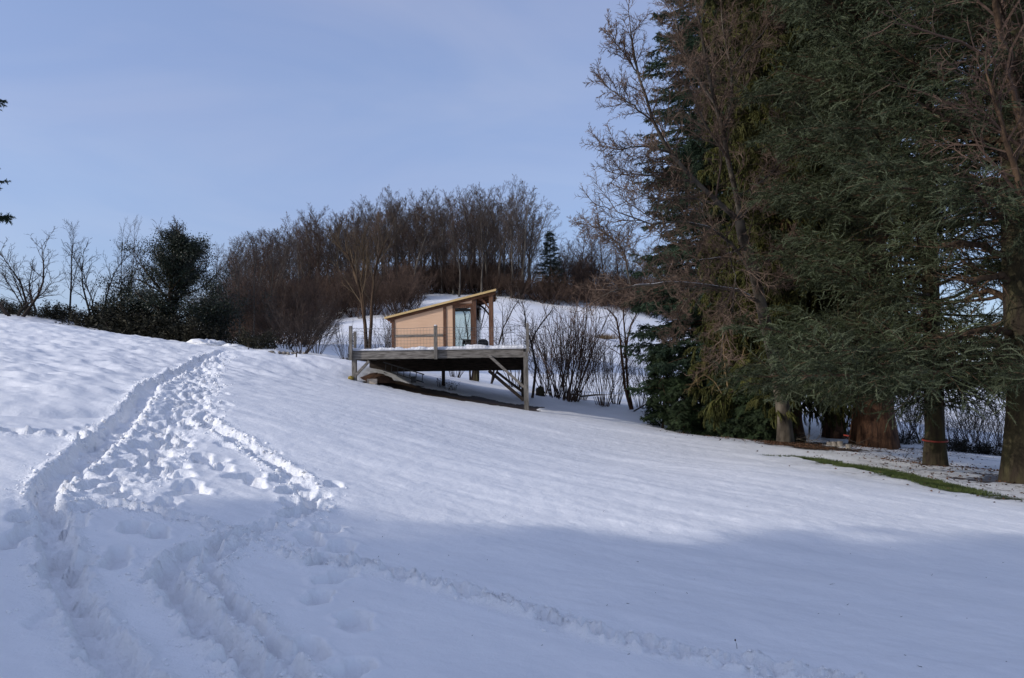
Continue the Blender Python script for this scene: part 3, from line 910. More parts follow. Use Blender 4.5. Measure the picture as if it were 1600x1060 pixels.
# covered grill on the porch
px_, py_ = local(hut, lx(755, .8), .8)
gl = empty('covered_barbecue', (px_, py_, HZ + .045), DANG, 'black rounded covered barbecue standing on the hut porch', 'barbecue')
t = np.linspace(0, PI, 9)
g = Geo(); poly = [(.24 * math.cos(a) , .42 + .20 * math.sin(a) ** .7 if 0 < a < PI else .42) for a in t]
g.prism([(-.25, .18), (.25, .18)] + poly, -.2, .2)
obj('cover', g, M['black'], gl)
for sx_ in (-.2, .2):
    for sy_ in (-.16, .16):
        obj('leg', Geo().box(sx_ - .02, sx_ + .02, sy_ - .02, sy_ + .02, 0, .178), M['metal'], gl)
# chair seen through the glass
px_, py_ = local(hut, lx(731, .9), .9)
ch = empty('black_chair', (px_, py_, HZ + .06), DANG + .4, 'black chair seen through the glazed door of the hut', 'chair')
obj('seat', Geo().box(-.2, .2, -.2, .2, .38, .43), M['black'], ch)
obj('backrest', Geo().box(-.2, .2, .17, .21, .432, .62), M['black'], ch)
for sx_ in (-.17, .17):
    for sy_ in (-.17, .17):
        obj('leg', Geo().box(sx_ - .02, sx_ + .02, sy_ - .02, sy_ + .02, 0, .378), M['black'], ch)

# --- things under and around the deck
def at_pix(u, v, Y=None):
    if Y is None:
        p = p2g(u, v); return p[0], p[1], gz(*p)
    a = pix(u, v, Y); return a[0], a[1], gz(a[0], a[1])
# ladder lying under the deck
x, y = local(deck, xr(598, 3.0), 3.0); x2, y2 = local(deck, xr(662, 2.6), 2.6)
A = np.array([x, y, gz(x, y) + .12]); B = np.array([x2, y2, gz(x2, y2) + .10])
ld = empty('ladder', A, math.atan2(B[1] - A[1], B[0] - A[0]), 'dark metal ladder lying on edge in the snow under the deck', 'ladder')
Ll = math.hypot(B[0] - A[0], B[1] - A[1]); dzl = B[2] - A[2]
for hh in (0.0, .36):
    tp = Geo().bar((0, .02 + hh * .15, hh + .02), (Ll, .02 + hh * .15, hh + dzl + .02), .035, .05)
    obj('rail', tp, M['metal'], ld)
rg_ = Geo().bar((0, .02, .03), (0, .074, .38), .03, .03, up=(1, 0, 0)).mesh('rung'); rg_.materials.append(M['metal'])
for k in range(7):
    o = bpy.data.objects.new('rung', rg_); o.location = (.12 + k * .30, 0, dzl * (.12 + k * .30) / Ll); put(o, ld)
x, y = local(deck, xr(646, 2.5), 2.5)
o = obj('plastic_crate', Geo().box(-.11, .11, -.1, .1, 0, .24).box(-.125, .125, -.115, .115, .242, .27), M['black'], None, (x, y, gz(x, y) + .02))
tag(o, 'small black crate beside the ladder under the deck', 'crate')
x, y = local(deck, xr(582, .25), .25)
o = obj('wooden_block', Geo().box(-.21, .21, -.1, .1, -.1, .12), M['block'], None, (x, y, gz(x, y) + .02)); o.rotation_euler.z = DANG
tag(o, 'pale wooden block at the uphill end under the deck', 'block')
x, y = local(deck, .95, .9)
V_ = nrm(rng.normal(size=(1, 3)))
g = Geo(); n_ = 26
th, ph = np.meshgrid(np.linspace(0, 2 * PI, n_, endpoint=False), np.linspace(0, PI / 2, 9), indexing='ij')
rad_ = 1 + .15 * fbm(th * 1.2, ph * 2, 2, 2)
vv = np.stack([.75 * np.cos(th) * np.cos(ph) * rad_, .55 * np.sin(th) * np.cos(ph) * rad_, .42 * np.sin(ph) * rad_ - .12], -1).reshape(-1, 3)
i = np.arange(n_)[:, None]; j = np.arange(8)[None, :]
q = np.stack([i * 9 + j, ((i + 1) % n_) * 9 + j, ((i + 1) % n_) * 9 + j + 1, i * 9 + j + 1], -1).reshape(-1, 4)
o = obj('soil_heap', mesh_np('soil_heap', vv, q, None, True), M['dirt'], None, (x, y, gz(x, y)))
tag(o, 'rust-brown heap of bare soil under the uphill corner of the deck', 'soil', kind='stuff')

# ------------------------------------------------------------------ bare trees
def bare_tree(H, r, lv, lean=(0, 0), wander=.05, trunk_seg=9, tkind=None, taper=.12, stems=1, spread=0.0, trop=.02, pts=None):
    """returns (trunk Geo, crown Geo). lv: list of dicts for each level"""
    tg, cg = Geo(), Geo()
    if stems == 1:
        st = np.zeros((1, 3)); d = np.array([[lean[0], lean[1], 1.0]])
        L = np.array([H]); rr = np.array([r])
    else:
        a = rng.uniform(0, 2 * PI, stems); s = spread * np.sqrt(rng.uniform(.02, 1, stems))
        st = np.column_stack([.55 * s * np.cos(a), .55 * s * np.sin(a), np.full(stems, -.05)])
        d = np.column_stack([s * np.cos(a) + lean[0], s * np.sin(a) + lean[1], np.ones(stems)])
        L = H * rng.uniform(.65, 1.05, stems); rr = r * rng.uniform(.6, 1.2, stems)
    st[:, 2] -= .15
    P, R = grow(st, d, L, rr, trunk_seg, wander, trop, taper)
    if pts is not None: P, R = pts
    R[:, 0] *= 1.25
    tubes(tg, P, R, 7 if stems == 1 else 4)
    cur = [(P, R, L)]
    for q in lv:
        nxt = []
        for P, R, L in cur:
            s_, d_, l_, r_ = spawn(P, R, L, q['m'], q.get('t0', .2), q.get('t1', .98), q.get('a', .8), q.get('av', .2), q.get('l', .5), q.get('r', .6), q.get('p', .5))
            r_ = np.maximum(r_, q.get('rmin', .006))
            P2_, R2_ = grow(s_, d_, l_, r_, q.get('s', 3), q.get('w', .15), q.get('up', .08), q.get('tp', .35))
            tubes(cg, P2_, R2_, q.get('k', 3))
            nxt.append((P2_, R2_, l_))
        cur = nxt
    return tg, cg

def tree_kind(n, fn):
    out = []
    for _ in range(n):
        tg, cg = fn()
        out.append((tg.mesh('trunk', True), cg.mesh('crown')))
    return out

def plant(name, kind, loc, rz, s, label, cat, group, mt, mc, sxy=1.0, parts=('trunk', 'crown')):
    e = empty(name, loc, rz, label, cat, group)
    e.scale = (s * sxy, s * sxy, s)
    for me, mt_, pn in zip(kind, (mt, mc), parts):
        key = (me.name, mt_.name)
        o = bpy.data.objects.new(pn, me)
        if not me.materials: me.materials.append(None)
        o.material_slots[0].link = 'OBJECT'; o.material_slots[0].material = mt_
        put(o, e)
    return e

def beech():
    return bare_tree(rng.uniform(15, 18), .20, [
        dict(m=22, t0=.26, t1=.97, a=.66, av=.15, l=.38, r=.5, p=.62, s=5, w=.10, up=.10, rmin=.03),
        dict(m=8, t0=.2, t1=1, a=.7, l=.42, r=.55, s=4, w=.14, up=.10, rmin=.018),
        dict(m=7, t0=.12, t1=1, a=.65, l=.5, r=.6, s=3, w=.18, up=.10, rmin=.015),
        dict(m=5, t0=.15, t1=1, a=.6, l=.6, r=.7, s=1, w=.1, up=.05, rmin=.0105)],
        lean=(rng.normal(0, .04), rng.normal(0, .04)), wander=.05, trunk_seg=10)
BEECH = tree_kind(6, beech)
def brush():
    return bare_tree(rng.uniform(4.5, 6), .035, [
        dict(m=9, t0=.25, t1=.98, a=.5, l=.40, r=.6, s=3, w=.16, up=.08, rmin=.014),
        dict(m=6, t0=.15, t1=1, a=.6, l=.5, r=.6, s=2, w=.2, up=.08, rmin=.010),
        dict(m=4, t0=.1, t1=1, a=.6, l=.6, r=.7, s=1, w=.1, up=.05, rmin=.008)],
        stems=16, spread=.75, wander=.12, trunk_seg=6, taper=.3)
BRUSH = tree_kind(4, brush)
def shrub():
    return bare_tree(rng.uniform(3.6, 4.6), .024, [
        dict(m=7, t0=.3, t1=.98, a=.45, l=.36, r=.6, s=3, w=.14, up=.05, rmin=.010),
        dict(m=4, t0=.2, t1=1, a=.55, l=.5, r=.6, s=2, w=.2, up=.05, rmin=.0075)],
        stems=22, spread=.55, wander=.10, trunk_seg=6, taper=.3)
SHRUB = tree_kind(4, shrub)
def slim():
    return bare_tree(rng.uniform(6.5, 7.5), .085, [
        dict(m=26, t0=.22, t1=.98, a=.75, l=.30, r=.4, p=.55, s=4, w=.12, up=.16, rmin=.014),
        dict(m=7, t0=.15, t1=1, a=.7, l=.42, r=.6, s=3, w=.16, up=.1, rmin=.009),
        dict(m=4, t0=.15, t1=1, a=.65, l=.5, r=.6, s=1, w=.16, up=.1, rmin=.007)],
        wander=.04, trunk_seg=9)
SLIM = tree_kind(3, slim)
def orchard():
    return bare_tree(rng.uniform(4.5, 5.5), .07, [
        dict(m=12, t0=.2, t1=.98, a=.65, l=.42, r=.6, s=4, w=.16, up=.05, rmin=.016),
        dict(m=7, t0=.15, t1=1, a=.7, l=.42, r=.6, s=3, w=.22, up=.05, rmin=.010),
        dict(m=4, t0=.15, t1=1, a=.65, l=.5, r=.6, s=1, w=.2, up=.05, rmin=.008)],
        stems=4, spread=.7, wander=.12, trunk_seg=6)
ORCH = tree_kind(3, orchard)

def on(u, Y):
    a = pix(u, 600, Y); return (a[0], a[1], gz(a[0], a[1]))

# ---- wood on the hill
top = [(335,392),(400,368),(450,352),(480,342),(560,322),(650,306),(700,312),(735,305),(775,300),(815,305),(845,350)]
tu = np.array([t_[0] for t_ in top]); tv = np.array([t_[1] for t_ in top])
n_tree = 0
for row, (Yr, du) in enumerate(((132, 17), (142, 17), (153, 18), (166, 19))):
    u = 350 + row * 5.0
    while u < 828:
        uu = u + rng.normal() * 5; Yt = Yr + rng.uniform(-4, 4)
        loc = on(uu, Yt)
        want = np.interp(uu, tu, tv) + rng.uniform(-9, 9) + (6 if row < 2 else 0)
        zt = pix(uu, want, Yt)[2]
        H = max(zt - loc[2], 7)
        k = BEECH[rng.integers(len(BEECH))]
        kh = k[1].vertices[0].co
        plant('bare_beech', k, loc, rng.uniform(0, 6.28), H / 17.5, 'tall bare grey-brown beech standing in the wood on the hilltop', 'tree', 'bare beeches of the hilltop wood', M['bark_grey'], M['twig_grey'] if rng.uniform() < .7 else M['twig_brown'], rng.uniform(.95, 1.2))
        u += du * rng.uniform(.75, 1.25)
for k in range(115):
    u = rng.uniform(350, 832); Yt = rng.uniform(134, 158)
    plant('undergrowth_bush', BRUSH[k % 4], on(u, Yt), rng.uniform(0, 6.28), rng.uniform(.8, 1.35), 'leafless bush of the undergrowth between the trunks of the hilltop wood', 'bush', 'undergrowth of the hilltop wood', M['twig_dark'], M['twig_brown'], 1.1, ('stems', 'crown'))
# lower trees trailing off to the right of the wood
for u, Yt, H in ((884,150,9),(905,146,12),(925,150,13),(948,146,13),(968,150,12),(990,146,11),(1012,150,12),(872,158,7)):
    plant('bare_tree', BEECH[rng.integers(6)], on(u, Yt), rng.uniform(0, 6.28), H / 17.5, 'low bare tree on the ridge right of the hilltop spruce', 'tree', 'low bare trees right of the hilltop wood', M['bark_grey'], M['twig_brown'], 1.2)
for k in range(34):
    u = rng.uniform(868, 1050); Yt = rng.uniform(134, 150)
    plant('ridge_bush', BRUSH[k % 4], on(u, Yt), rng.uniform(0, 6.28), rng.uniform(.9, 1.7), 'grey-brown leafless bush crowding the ridge between the hilltop spruce and the big trees', 'bush', 'bushes crowding the ridge right of the spruce', M['twig_dark'], M['twig_brown'], 1.0, ('stems', 'crown'))
# brown hedge along the top edge of the snow slope
for k in range(64):
    u = 640 + k * 6.2 + rng.normal() * 2; Yt = 129.5 + rng.uniform(-.5, 6) + (0 if u > 760 else 3)
    plant('brown_thicket_bush', BRUSH[k % 4], on(u, Yt), rng.uniform(0, 6.28), rng.uniform(.62, .95), 'reddish brown leafless bush in the thick hedge along the top of the snow slope', 'bush', 'bushes of the hedge above the snow slope', M['twig_red'], M['twig_red'], 1.3, ('stems', 'crown'))
# brown thicket below the wood, behind the crest
for k in range(74):
    u = rng.uniform(345, 650); f_ = rng.uniform(0, 1)
    Yt = 62 + 60 * f_ if u < 520 else 88 + 34 * f_
    if u > 490: Yt = 108 + rng.uniform(0, 20)
    plant('brown_thicket_bush', BRUSH[k % 4], on(u, Yt), rng.uniform(0, 6.28), rng.uniform(.9, 1.3), 'tall reddish brown leafless bush in the thicket on the slope below the wood', 'bush', 'bushes of the thicket below the wood', M['twig_red'], M['twig_red'] if rng.uniform() < .6 else M['twig_brown'], 1.0, ('stems', 'crown'))

# ---- spruce boughs
def bough(L, kind):
    """one conifer bough along +X; wood Geo, foliage Geo"""
    wg, fg, ug = Geo(), Geo(), Geo()
    st = np.zeros((1, 3)); d = np.array([[1.0, 0, .05]])
    if kind == 'cedar':
        P, R = grow(st, d, np.array([L]), np.array([.075]), 10, .05, -.005, .15)
        tubes(wg, P, R, 5)
        s_, d_, l_, r_ = spawn(P, R, np.array([L]), 26, .22, 1.0, 1.0, .15, .38, .45, .55, flat=.25)
        P1, R1 = grow(s_, d_, l_, np.maximum(r_, .012), 6, .12, -.02, .25); tubes(wg, P1, R1, 3)
        s_, d_, l_, r_ = spawn(P1, R1, l_, 12, .08, 1.0, .8, .2, .45, .6, .5, flat=.45)
        l_ = np.maximum(l_, .26)
        P2_, R2_ = grow(s_, d_, l_, np.full(len(l_), .012), 5, .20, -.05, .55)
        tb_ = rng.uniform(size=len(l_)) < .4
        tubes(fg, P2_[~tb_], R2_[~tb_], 3); tubes(ug, P2_[tb_], R2_[tb_], 3)
        for msk, gg in ((tb_, ug), (~tb_, fg)):
            s_, d_, l3, r_ = spawn(P2_[msk], R2_[msk], l_[msk], 22, .0, 1.0, .95, .25, .0, 1, 0, flat=1.4)
            l3 = rng.uniform(.035, .075, len(s_))
            P3, R3 = grow(s_, d_ + np.array([0, 0, .2]), l3, rng.uniform(.005, .009, len(s_)), 1, .1, .0, .7); tubes(gg, P3, R3, 3)
    elif kind == 'spruce':
        P, R = grow(st, d + np.array([0, 0, .1]), np.array([L]), np.array([.05]), 8, .04, -.045, .2)
        P[:, -1, 2] += .15
        tubes(wg, P, R, 4)
        s_, d_, l_, r_ = spawn(P, R, np.array([L]), 30, .15, 1.0, .95, .12, .36, .4, .7, flat=.25)
        P1, R1 = grow(s_, d_, l_, np.full(len(l_), .012), 5, .10, -.07, .4); tubes(fg, P1, R1 * 2.0, 3)
        s_, d_, l_, r_ = spawn(P1, R1, l_, 12, .05, 1.0, .7, .2, .28, 1, .4, flat=.6)
        l_ = np.maximum(l_, .15)
        P2_, R2_ = grow(s_, d_, l_, np.full(len(l_), .019), 2, .12, -.10, .5); tubes(fg, P2_, R2_, 3)
        s_, d_, l_, r_ = spawn(P2_, R2_, l_, 7, .05, .95, .7, .2, .5, 1, .3, flat=.8)
        P3, R3 = grow(s_, d_, np.maximum(l_, .1), np.full(len(l_), .015), 1, .1, -.1, .5); up_ = rng.uniform(size=len(s_)) < .3; tubes(fg, P3[~up_], R3[~up_], 3); tubes(ug, P3[up_], R3[up_], 3)
    else:  # cypress, hanging sprays
        P, R = grow(st, d, np.array([L]), np.array([.05]), 8, .06, -.03, .2)
        tubes(wg, P, R, 4)
        s_, d_, l_, r_ = spawn(P, R, np.array([L]), 30, .12, 1.0, 1.0, .3, .30, .4, .4)
        P1, R1 = grow(s_, d_, l_, np.full(len(l_), .012), 5, .12, -.30, .4); tubes(fg, P1, R1 * 1.3, 3)
        s_, d_, l_, r_ = spawn(P1, R1, l_, 14, .1, 1.0, .5, .2, .35, 1, .2)
        P2_, R2_ = grow(s_, d_ + np.array([0, 0, -.8]), np.maximum(l_, .25), np.full(len(l_), .020), 3, .12, -.25, .6); tubes(fg, P2_, R2_, 3)
        s_, d_, l_, r_ = spawn(P2_, R2_, np.maximum(l_, .25), 5, .1, 1.0, .45, .2, .45, 1, .2)
        P3, R3 = grow(s_, d_ + np.array([0, 0, -.5]), l_, np.full(len(l_), .017), 1, .12, -.1, .6); up_ = rng.uniform(size=len(s_)) < .35; tubes(fg, P3[~up_], R3[~up_], 3); tubes(ug, P3[up_], R3[up_], 3)
    return wg, fg, ug
BO = {}
for kd, L_, n_v in (('cedar', 5.0, 4), ('spruce', 3.4, 3), ('cypress', 3.4, 3)):
    BO[kd] = []
    for _ in range(n_v):
        gs_ = bough(L_, kd)
        off, V_, q_, t_, mq, mt_ = 0, [], [], [], [], []
        for k_, g_ in enumerate(gs_):
            V_ += g_.v
            for a_ in g_.q: q_.append(a_ + off); mq.append(np.full(len(a_), k_))
            for a_ in g_.t: t_.append(a_ + off); mt_.append(np.full(len(a_), k_))
            off += g_.n
        me = mesh_np('bough', np.concatenate(V_), np.concatenate(q_), np.concatenate(t_))
        me.materials.append(M['bark_brown']); me.materials.append(M[kd]); me.materials.append(M[kd + '_tip'])
        me.polygons.foreach_set('material_index', np.concatenate(mq + mt_).astype(np.int32))
        BO[kd].append((me, L_))
def fol(o, mat):
    for k_ in (1, 2):
        o.material_slots[k_].link = 'OBJECT'; o.material_slots[k_].material = mat

def trunk_geo(H, r, k=14, flare=1.42, wob=.03, pts=None, tip=.15):
    S = 22
    z = np.linspace(-.3, H, S + 1) ** 1.0
    f = np.linspace(0, 1, S + 1)
    th = np.arange(k * 2) * PI / k
    rad = r * (1 - (1 - tip) * f) * (1 + (flare - 1) * np.exp(-np.maximum(z, 0) / (r * 1.6)))
    rid = 1 + .07 * np.sin(th * 5 + 1)[None, :] * np.exp(-np.maximum(z, 0) / 1.2)[:, None] + .03 * rng.normal(size=(S + 1, k * 2))
    cx = np.cumsum(rng.normal(0, wob, S + 1)) * .5; cy = np.cumsum(rng.normal(0, wob, S + 1)) * .5
    cx -= cx[1]; cy -= cy[1]
    X = cx[:, None] + rad[:, None] * rid * np.cos(th); Y = cy[:, None] + rad[:, None] * rid * np.sin(th)
    V = np.stack([X, Y, np.broadcast_to(z[:, None], X.shape)], -1).reshape(-1, 3)
    n = k * 2
    i = np.arange(S)[:, None] * n; j = np.arange(n)[None, :]; j2 = (j + 1) % n
    q = np.stack([i + j, i + j2, i + n + j2, i + n + j], -1).reshape(-1, 4)
    return mesh_np('trunk', V, q, None, True)

def conifer(name, kd, loc, H, r, z0_, n, Lfun, tilt, label, mat_bark, azf=None, mat=None, group=None, tip=.12, dead=0, cat='tree'):
    e = empty(name, loc, 0, label, cat, group)
    tk = obj('trunk', trunk_geo(H, r, tip=tip), mat_bark, e)
    for k in range(n):
        f_ = (k + rng.uniform(0, 1)) / n
        z = z0_ + (H - z0_) * f_ * .985
        az = (k * 2.399 + rng.normal() * .25) if azf is None else azf(k, z)
        if az is None: continue
        me, L0 = BO[kd][rng.integers(len(BO[kd]))]
        s = Lfun(z, az) / L0 * rng.uniform(.85, 1.1)
        if s <= 0: continue
        o = bpy.data.objects.new('bough', me)
        rr__ = r * (1 - .85 * f_) * .6
        o.location = (math.cos(az) * rr__, math.sin(az) * rr__, z)
        o.rotation_euler = (rng.normal() * .25, -tilt(z) + rng.normal() * .08, az)
        w_ = max(s, .55)
        o.scale = (s, w_ * (-1 if rng.uniform() < .5 else 1), w_)
        put(o, e)
        if mat is not None: fol(o, mat)
    return e

# ---- hilltop spruce
l_ = on(860, 133)
zt = pix(860, 361, 133)[2] - l_[2]
conifer('spruce', 'spruce', l_, zt, .2, 1.0, 110, lambda z, az: 2.7 * (1.02 - z / zt) ** .75 + .35, lambda z: .1, 'small dark pointed spruce at the right end of the hilltop wood', M['bark_brown'], mat=M['ivy'])

# ---- trees and bushes standing behind the deck and along the hedge to its right
def solo(name, kind, u, Y, H, label, cat, mt, mc, sxy=1.0, rz=None, Href=None, group=None):
    zs = max(v.co.z for v in list(kind[1].vertices)[::37])
    return plant(name, kind, on(u, Y), rng.uniform(0, 6.28) if rz is None else rz, H / zs, label, cat, group, mt, mc, sxy)
for (k, u, Y, H, sx_, mt_, lb) in (
    (0, 882, 41, 6.2, 1.0, 'twig_brown', 'widest many-stemmed bare hazel bush right of the deck'),
    (1, 866, 42, 5.4, .75, 'twig_dark', 'bare hazel bush close behind the widest one, nearer the deck'),
    (2, 942, 41, 5.0, .72, 'twig_brown', 'narrower bare hazel bush left of the twin-stemmed tree'),
    (3, 1022, 41.5, 4.2, .7, 'twig_dark', 'thin bare bush in front of the dark evergreens'),
    (1, 908, 43, 4.4, .6, 'twig_dark', 'thin bare bush between the two hazel bushes'),
    (0, 962, 43, 4.0, .6, 'twig_dark', 'low bare bush just behind the twin-stemmed tree'),
    (2, 896, 41.5, 5.6, .6, 'twig_brown', 'tall thin hazel bush crowding the right side of the widest one'),
    (3, 852, 44, 3.4, .7, 'twig_dark', 'low dark bush between the deck corner post and the hazels'),
    (0, 806, 45, 4.2, .7, 'twig_dark', 'dark bare bush standing behind the right end of the deck'),
    (2, 712, 46, 3.4, .8, 'twig_dark', 'dark bare bush seen through the glazed door of the hut'),
    (3, 1000, 42.5, 3.0, .6, 'twig_dark', 'low thin bush right of the twin-stemmed tree')):
    solo('hazel_bush', SHRUB[k], u, Y, H, lb, 'bush', M[mt_], M['twig_brown'] if k != 3 else M['twig_dark'], sx_)

def stem_pts(pl, Y, S=9):
    """hand traced stem, pixels -> local points"""
    P = np.array([pix(u, v, Y + dy) for u, v, dy in pl])
    t = np.linspace(0, 1, len(P)); tt_ = np.linspace(0, 1, S + 1)
    return np.column_stack([np.interp(tt_, t, P[:, k]) for k in range(3)])
def traced_tree(name, stems, r, lv, label, mt, mc, Y, cat='tree', k=7, tips=.3):
    P = np.array([stem_pts(s, Y) for s in stems])
    base = P[0, 0].copy(); base[2] = gz(base[0], base[1])
    P[:, 1:] += rng.normal(0, .012, P[:, 1:].shape)
    P = P - base
    r = np.array(r)
    R = r[:, None] * np.linspace(1, tips, P.shape[1])[None, :]
    L = np.linalg.norm(np.diff(P, axis=1), axis=2).sum(1)
    tg, cg = Geo(), Geo()
    tubes(tg, P, R, k)
    cur = [(P, R, L)]
    for q in lv:
        nx = []
        for P_, R_q, L_q in cur:
            s_, d_, l_, r_ = spawn(P_, R_q, L_q, q['m'], q.get('t0', .3), q.get('t1', 1), q.get('a', .7), q.get('av', .2), q.get('l', .4), q.get('r', .5), q.get('p', .4))
            r_ = np.maximum(r_, q.get('rmin', .006))
            a1, a2 = grow(s_, d_, l_, r_, q.get('s', 3), q.get('w', .15), q.get('up', .05), q.get('tp', .35))
            tubes(cg, a1, a2, 3); nx.append((a1, a2, l_))
        cur = nx
    e = empty(name, base, 0, label, cat)
    obj('trunk', tg.mesh('trunk', True), mt, e); obj('crown', cg.mesh('crown'), mc, e)
    return e
lv_s = [dict(m=12, t0=.3, a=.55, l=.32, rmin=.010, s=4, w=.15), dict(m=6, t0=.15, a=.6, l=.42, rmin=.006, s=3, w=.2), dict(m=3, t0=.2, a=.6, l=.5, rmin=.0055, s=1)]
traced_tree('twin_stemmed_tree', [[(986,640,0),(975,600,0),(970,540,0),(965,500,0),(945,478,.2)], [(988,640,.1),(980,600,.1),(978,545,.1),(975,500,.1),(973,465,-.1)], [(975,560,0),(985,510,0),(1000,480,0),(1015,462,0)]], (.085, .075, .05), lv_s, 'slender leafless tree with two parallel red-brown stems right of the hazel bushes', M['bark_red'], M['twig_brown'], 40.5)
traced_tree('crooked_tree', [[(832,622,0),(838,575,0),(832,550,0),(830,530,0),(850,500,0),(868,478,0)], [(832,545,0),(822,510,0),(818,480,0),(812,462,0)]], (.07, .045), lv_s, 'crooked leafless tree right behind the deck corner post', M['twig_dark'], M['twig_dark'], 40)
traced_tree('leaning_tree', [[(768,600,0),(775,560,0),(783,520,0),(800,485,0),(815,462,0)], [(768,600,0),(785,560,0),(786,520,0),(785,475,0)]], (.06, .05), lv_s, 'leafless tree leaning right just behind the hut porch', M['twig_dark'], M['twig_dark'], 44)
traced_tree('small_tree', [[(735,600,0),(733,550,0),(728,500,0),(722,480,0)], [(736,600,0),(745,540,0),(757,490,0),(760,475,0)]], (.06, .05), lv_s, 'dark leafless tree seen through the hut door', M['twig_dark'], M['twig_dark'], 45)
# left of the hut
traced_tree('willow_tree', [[(573,560,0),(570,500,0),(562,450,0),(545,400,0),(528,385,0)], [(576,560,0),(580,500,0),(583,440,0),(592,400,0),(600,380,0)], [(571,510,0),(565,440,0),(568,400,0),(565,380,0)]], (.12, .11, .07),
            [dict(m=16, t0=.35, a=.5, l=.35, rmin=.014, s=4, w=.1, up=.12), dict(m=8, t0=.15, a=.5, l=.42, rmin=.009, s=3, w=.12, up=.12), dict(m=4, t0=.2, a=.5, l=.5, rmin=.007, s=1)],
            'ochre-brown leafless tree with fanned upright branches left of the hut', M['bark_brown'], M['twig_tan'], 46)
for k, (u, Y, H, s_) in enumerate(((600, 43, 2.8, .9), (540, 47, 2.6, 1.0), (618, 46, 3.6, .8))):
    solo('tangled_bush', SHRUB[(k + 1) % 4], u, Y, H, ['tangled dark bush directly left of the hut wall', 'low tangled dark bush behind the left deck post', 'dark bush rising behind the low end of the hut roof'][k], 'bush', M['twig_dark'], M['twig_dark'], s_)
for k, (u, Y, H, s_, lb) in enumerate(((470, 48, 3.8, 1.15, 'broad spreading bare bush at the right end of the brown thicket on the crest'),
                                       (495, 50, 3.2, .9, 'smaller spreading bare bush between the crest and the left deck post'),
                                       (445, 52, 3.6, 1.1, 'dense bare bush on the crest above the small rubble heap'),
                                       (420, 55, 3.4, 1.1, 'dense dark bush on the crest right of the snow mound'))):
    solo('spreading_bush', BRUSH[k], u, Y, H, lb, 'bush', M['twig_dark'], M['twig_dark'] if k < 2 else M['twig_red'], s_)
# fallen rail among the hazels
p = pix(905, 620, 40.3); q = pix(958, 617, 40)
g = Geo(); tubes(g, np.array([[p, (p + q) / 2 + [0, 0, .04], q]]), np.array([[.05, .045, .035]]), 6)
for (u0, w0) in ((912, 37.4), (957, 37.1)): pass
br_o = obj('broken_branch', g, M['bark_pale']); tag(br_o, 'pale broken branch caught across the hazel stems', 'branch')
a = at_pix(990, 643); b2 = np.array([a[0] + .7, a[1] + .1, a[2] + .35])
g = Geo(); tubes(g, np.array([[np.array([a[0], a[1], a[2]]), b2 - [0.1, 0, .02], b2 + [.35, 0, .25]]]), np.array([[.04, .035, .02]]), 5)
tag(obj('fallen_branch', g, M['twig_dark']), 'dark fallen branch at the foot of the twin-stemmed tree', 'branch')
# stumps behind the deck (dark rounded foot of a tree)
for (u, Y, r_, h_, lb) in ((843, 41.5, .26, .5, 'mossy dark stump just right of the deck corner post'), (744, 45, .16, 1.0, 'dark stump seen under the deck behind the braces')):
    x, y, z = on(u, Y)
    thq, phq = np.meshgrid(np.linspace(0, 2 * PI, 22, endpoint=False), np.linspace(0, PI / 2, 10), indexing='ij')
    rq = 1 + .3 * fbm(np.cos(thq) * 1.6 + u, np.sin(thq) * 1.6 + phq * 2, 3, 4, .6)
    vq = np.stack([r_ * np.cos(thq) * np.cos(phq) ** .6 * rq, r_ * np.sin(thq) * np.cos(phq) ** .6 * rq, h_ * np.sin(phq) * rq - .1], -1).reshape(-1, 3)
    iq = np.arange(22)[:, None]; jq = np.arange(9)[None, :]
    me = mesh_np('tree_stump', vq, np.stack([iq * 10 + jq, ((iq + 1) % 22) * 10 + jq, ((iq + 1) % 22) * 10 + jq + 1, iq * 10 + jq + 1], -1).reshape(-1, 4), None, True)
    o = obj('tree_stump', me, M['bark_moss'], None, (x, y, z)); tag(o, lb, 'stump')
# dry tussock on the slope
x, y, z = at_pix(945, 530)
g = Geo(); n_ = 500
st = np.column_stack([rng.normal(0, .8, n_), rng.normal(0, .5, n_), np.zeros(n_)]) ; d_ = rng.normal(0, .5, (n_, 3)); d_[:, 2] = 1
P, R = grow(st, d_, rng.uniform(.3, 1.0, n_), np.full(n_, .016), 2, .1, 0, .4); tubes(g, P, R, 3)
tag(obj('dry_tussock', g, M['twig_ochre'], None, (x, y, z)), 'lone dry ochre tussock in the middle of the snow slope', 'tussock', kind='stuff')

# ---- left hedge line
solo('shrubby_tree', ORCH[0], 20, 50, 5.4, 'spreading leafless tree at the far left edge', 'tree', M['twig_dark'], M['twig_dark'], 1.25)
solo('shrubby_tree', ORCH[1], 50, 54, 4.6, 'low leafless tree between the far left tree and the slim one', 'tree', M['twig_dark'], M['twig_dark'], 1.1)
solo('slim_tree', SLIM[0], 105, 55, 6.7, 'slim tall leafless tree standing alone on the left', 'tree', M['twig_dark'], M['twig_dark'], .95)
solo('shrubby_tree', ORCH[2], 150, 56, 5.9, 'leafless bushy tree right of the slim lone tree', 'tree', M['twig_dark'], M['twig_dark'], .9)
solo('slim_tree', SLIM[1], 186, 60, 8.2, 'left one of two thin trees behind the ivy-clad tree', 'tree', M['twig_grey'], M['twig_grey'], .6)
solo('slim_tree', SLIM[2], 200, 62, 8.9, 'right one of two thin trees behind the ivy-clad tree', 'tree', M['twig_grey'], M['twig_grey'], .6)
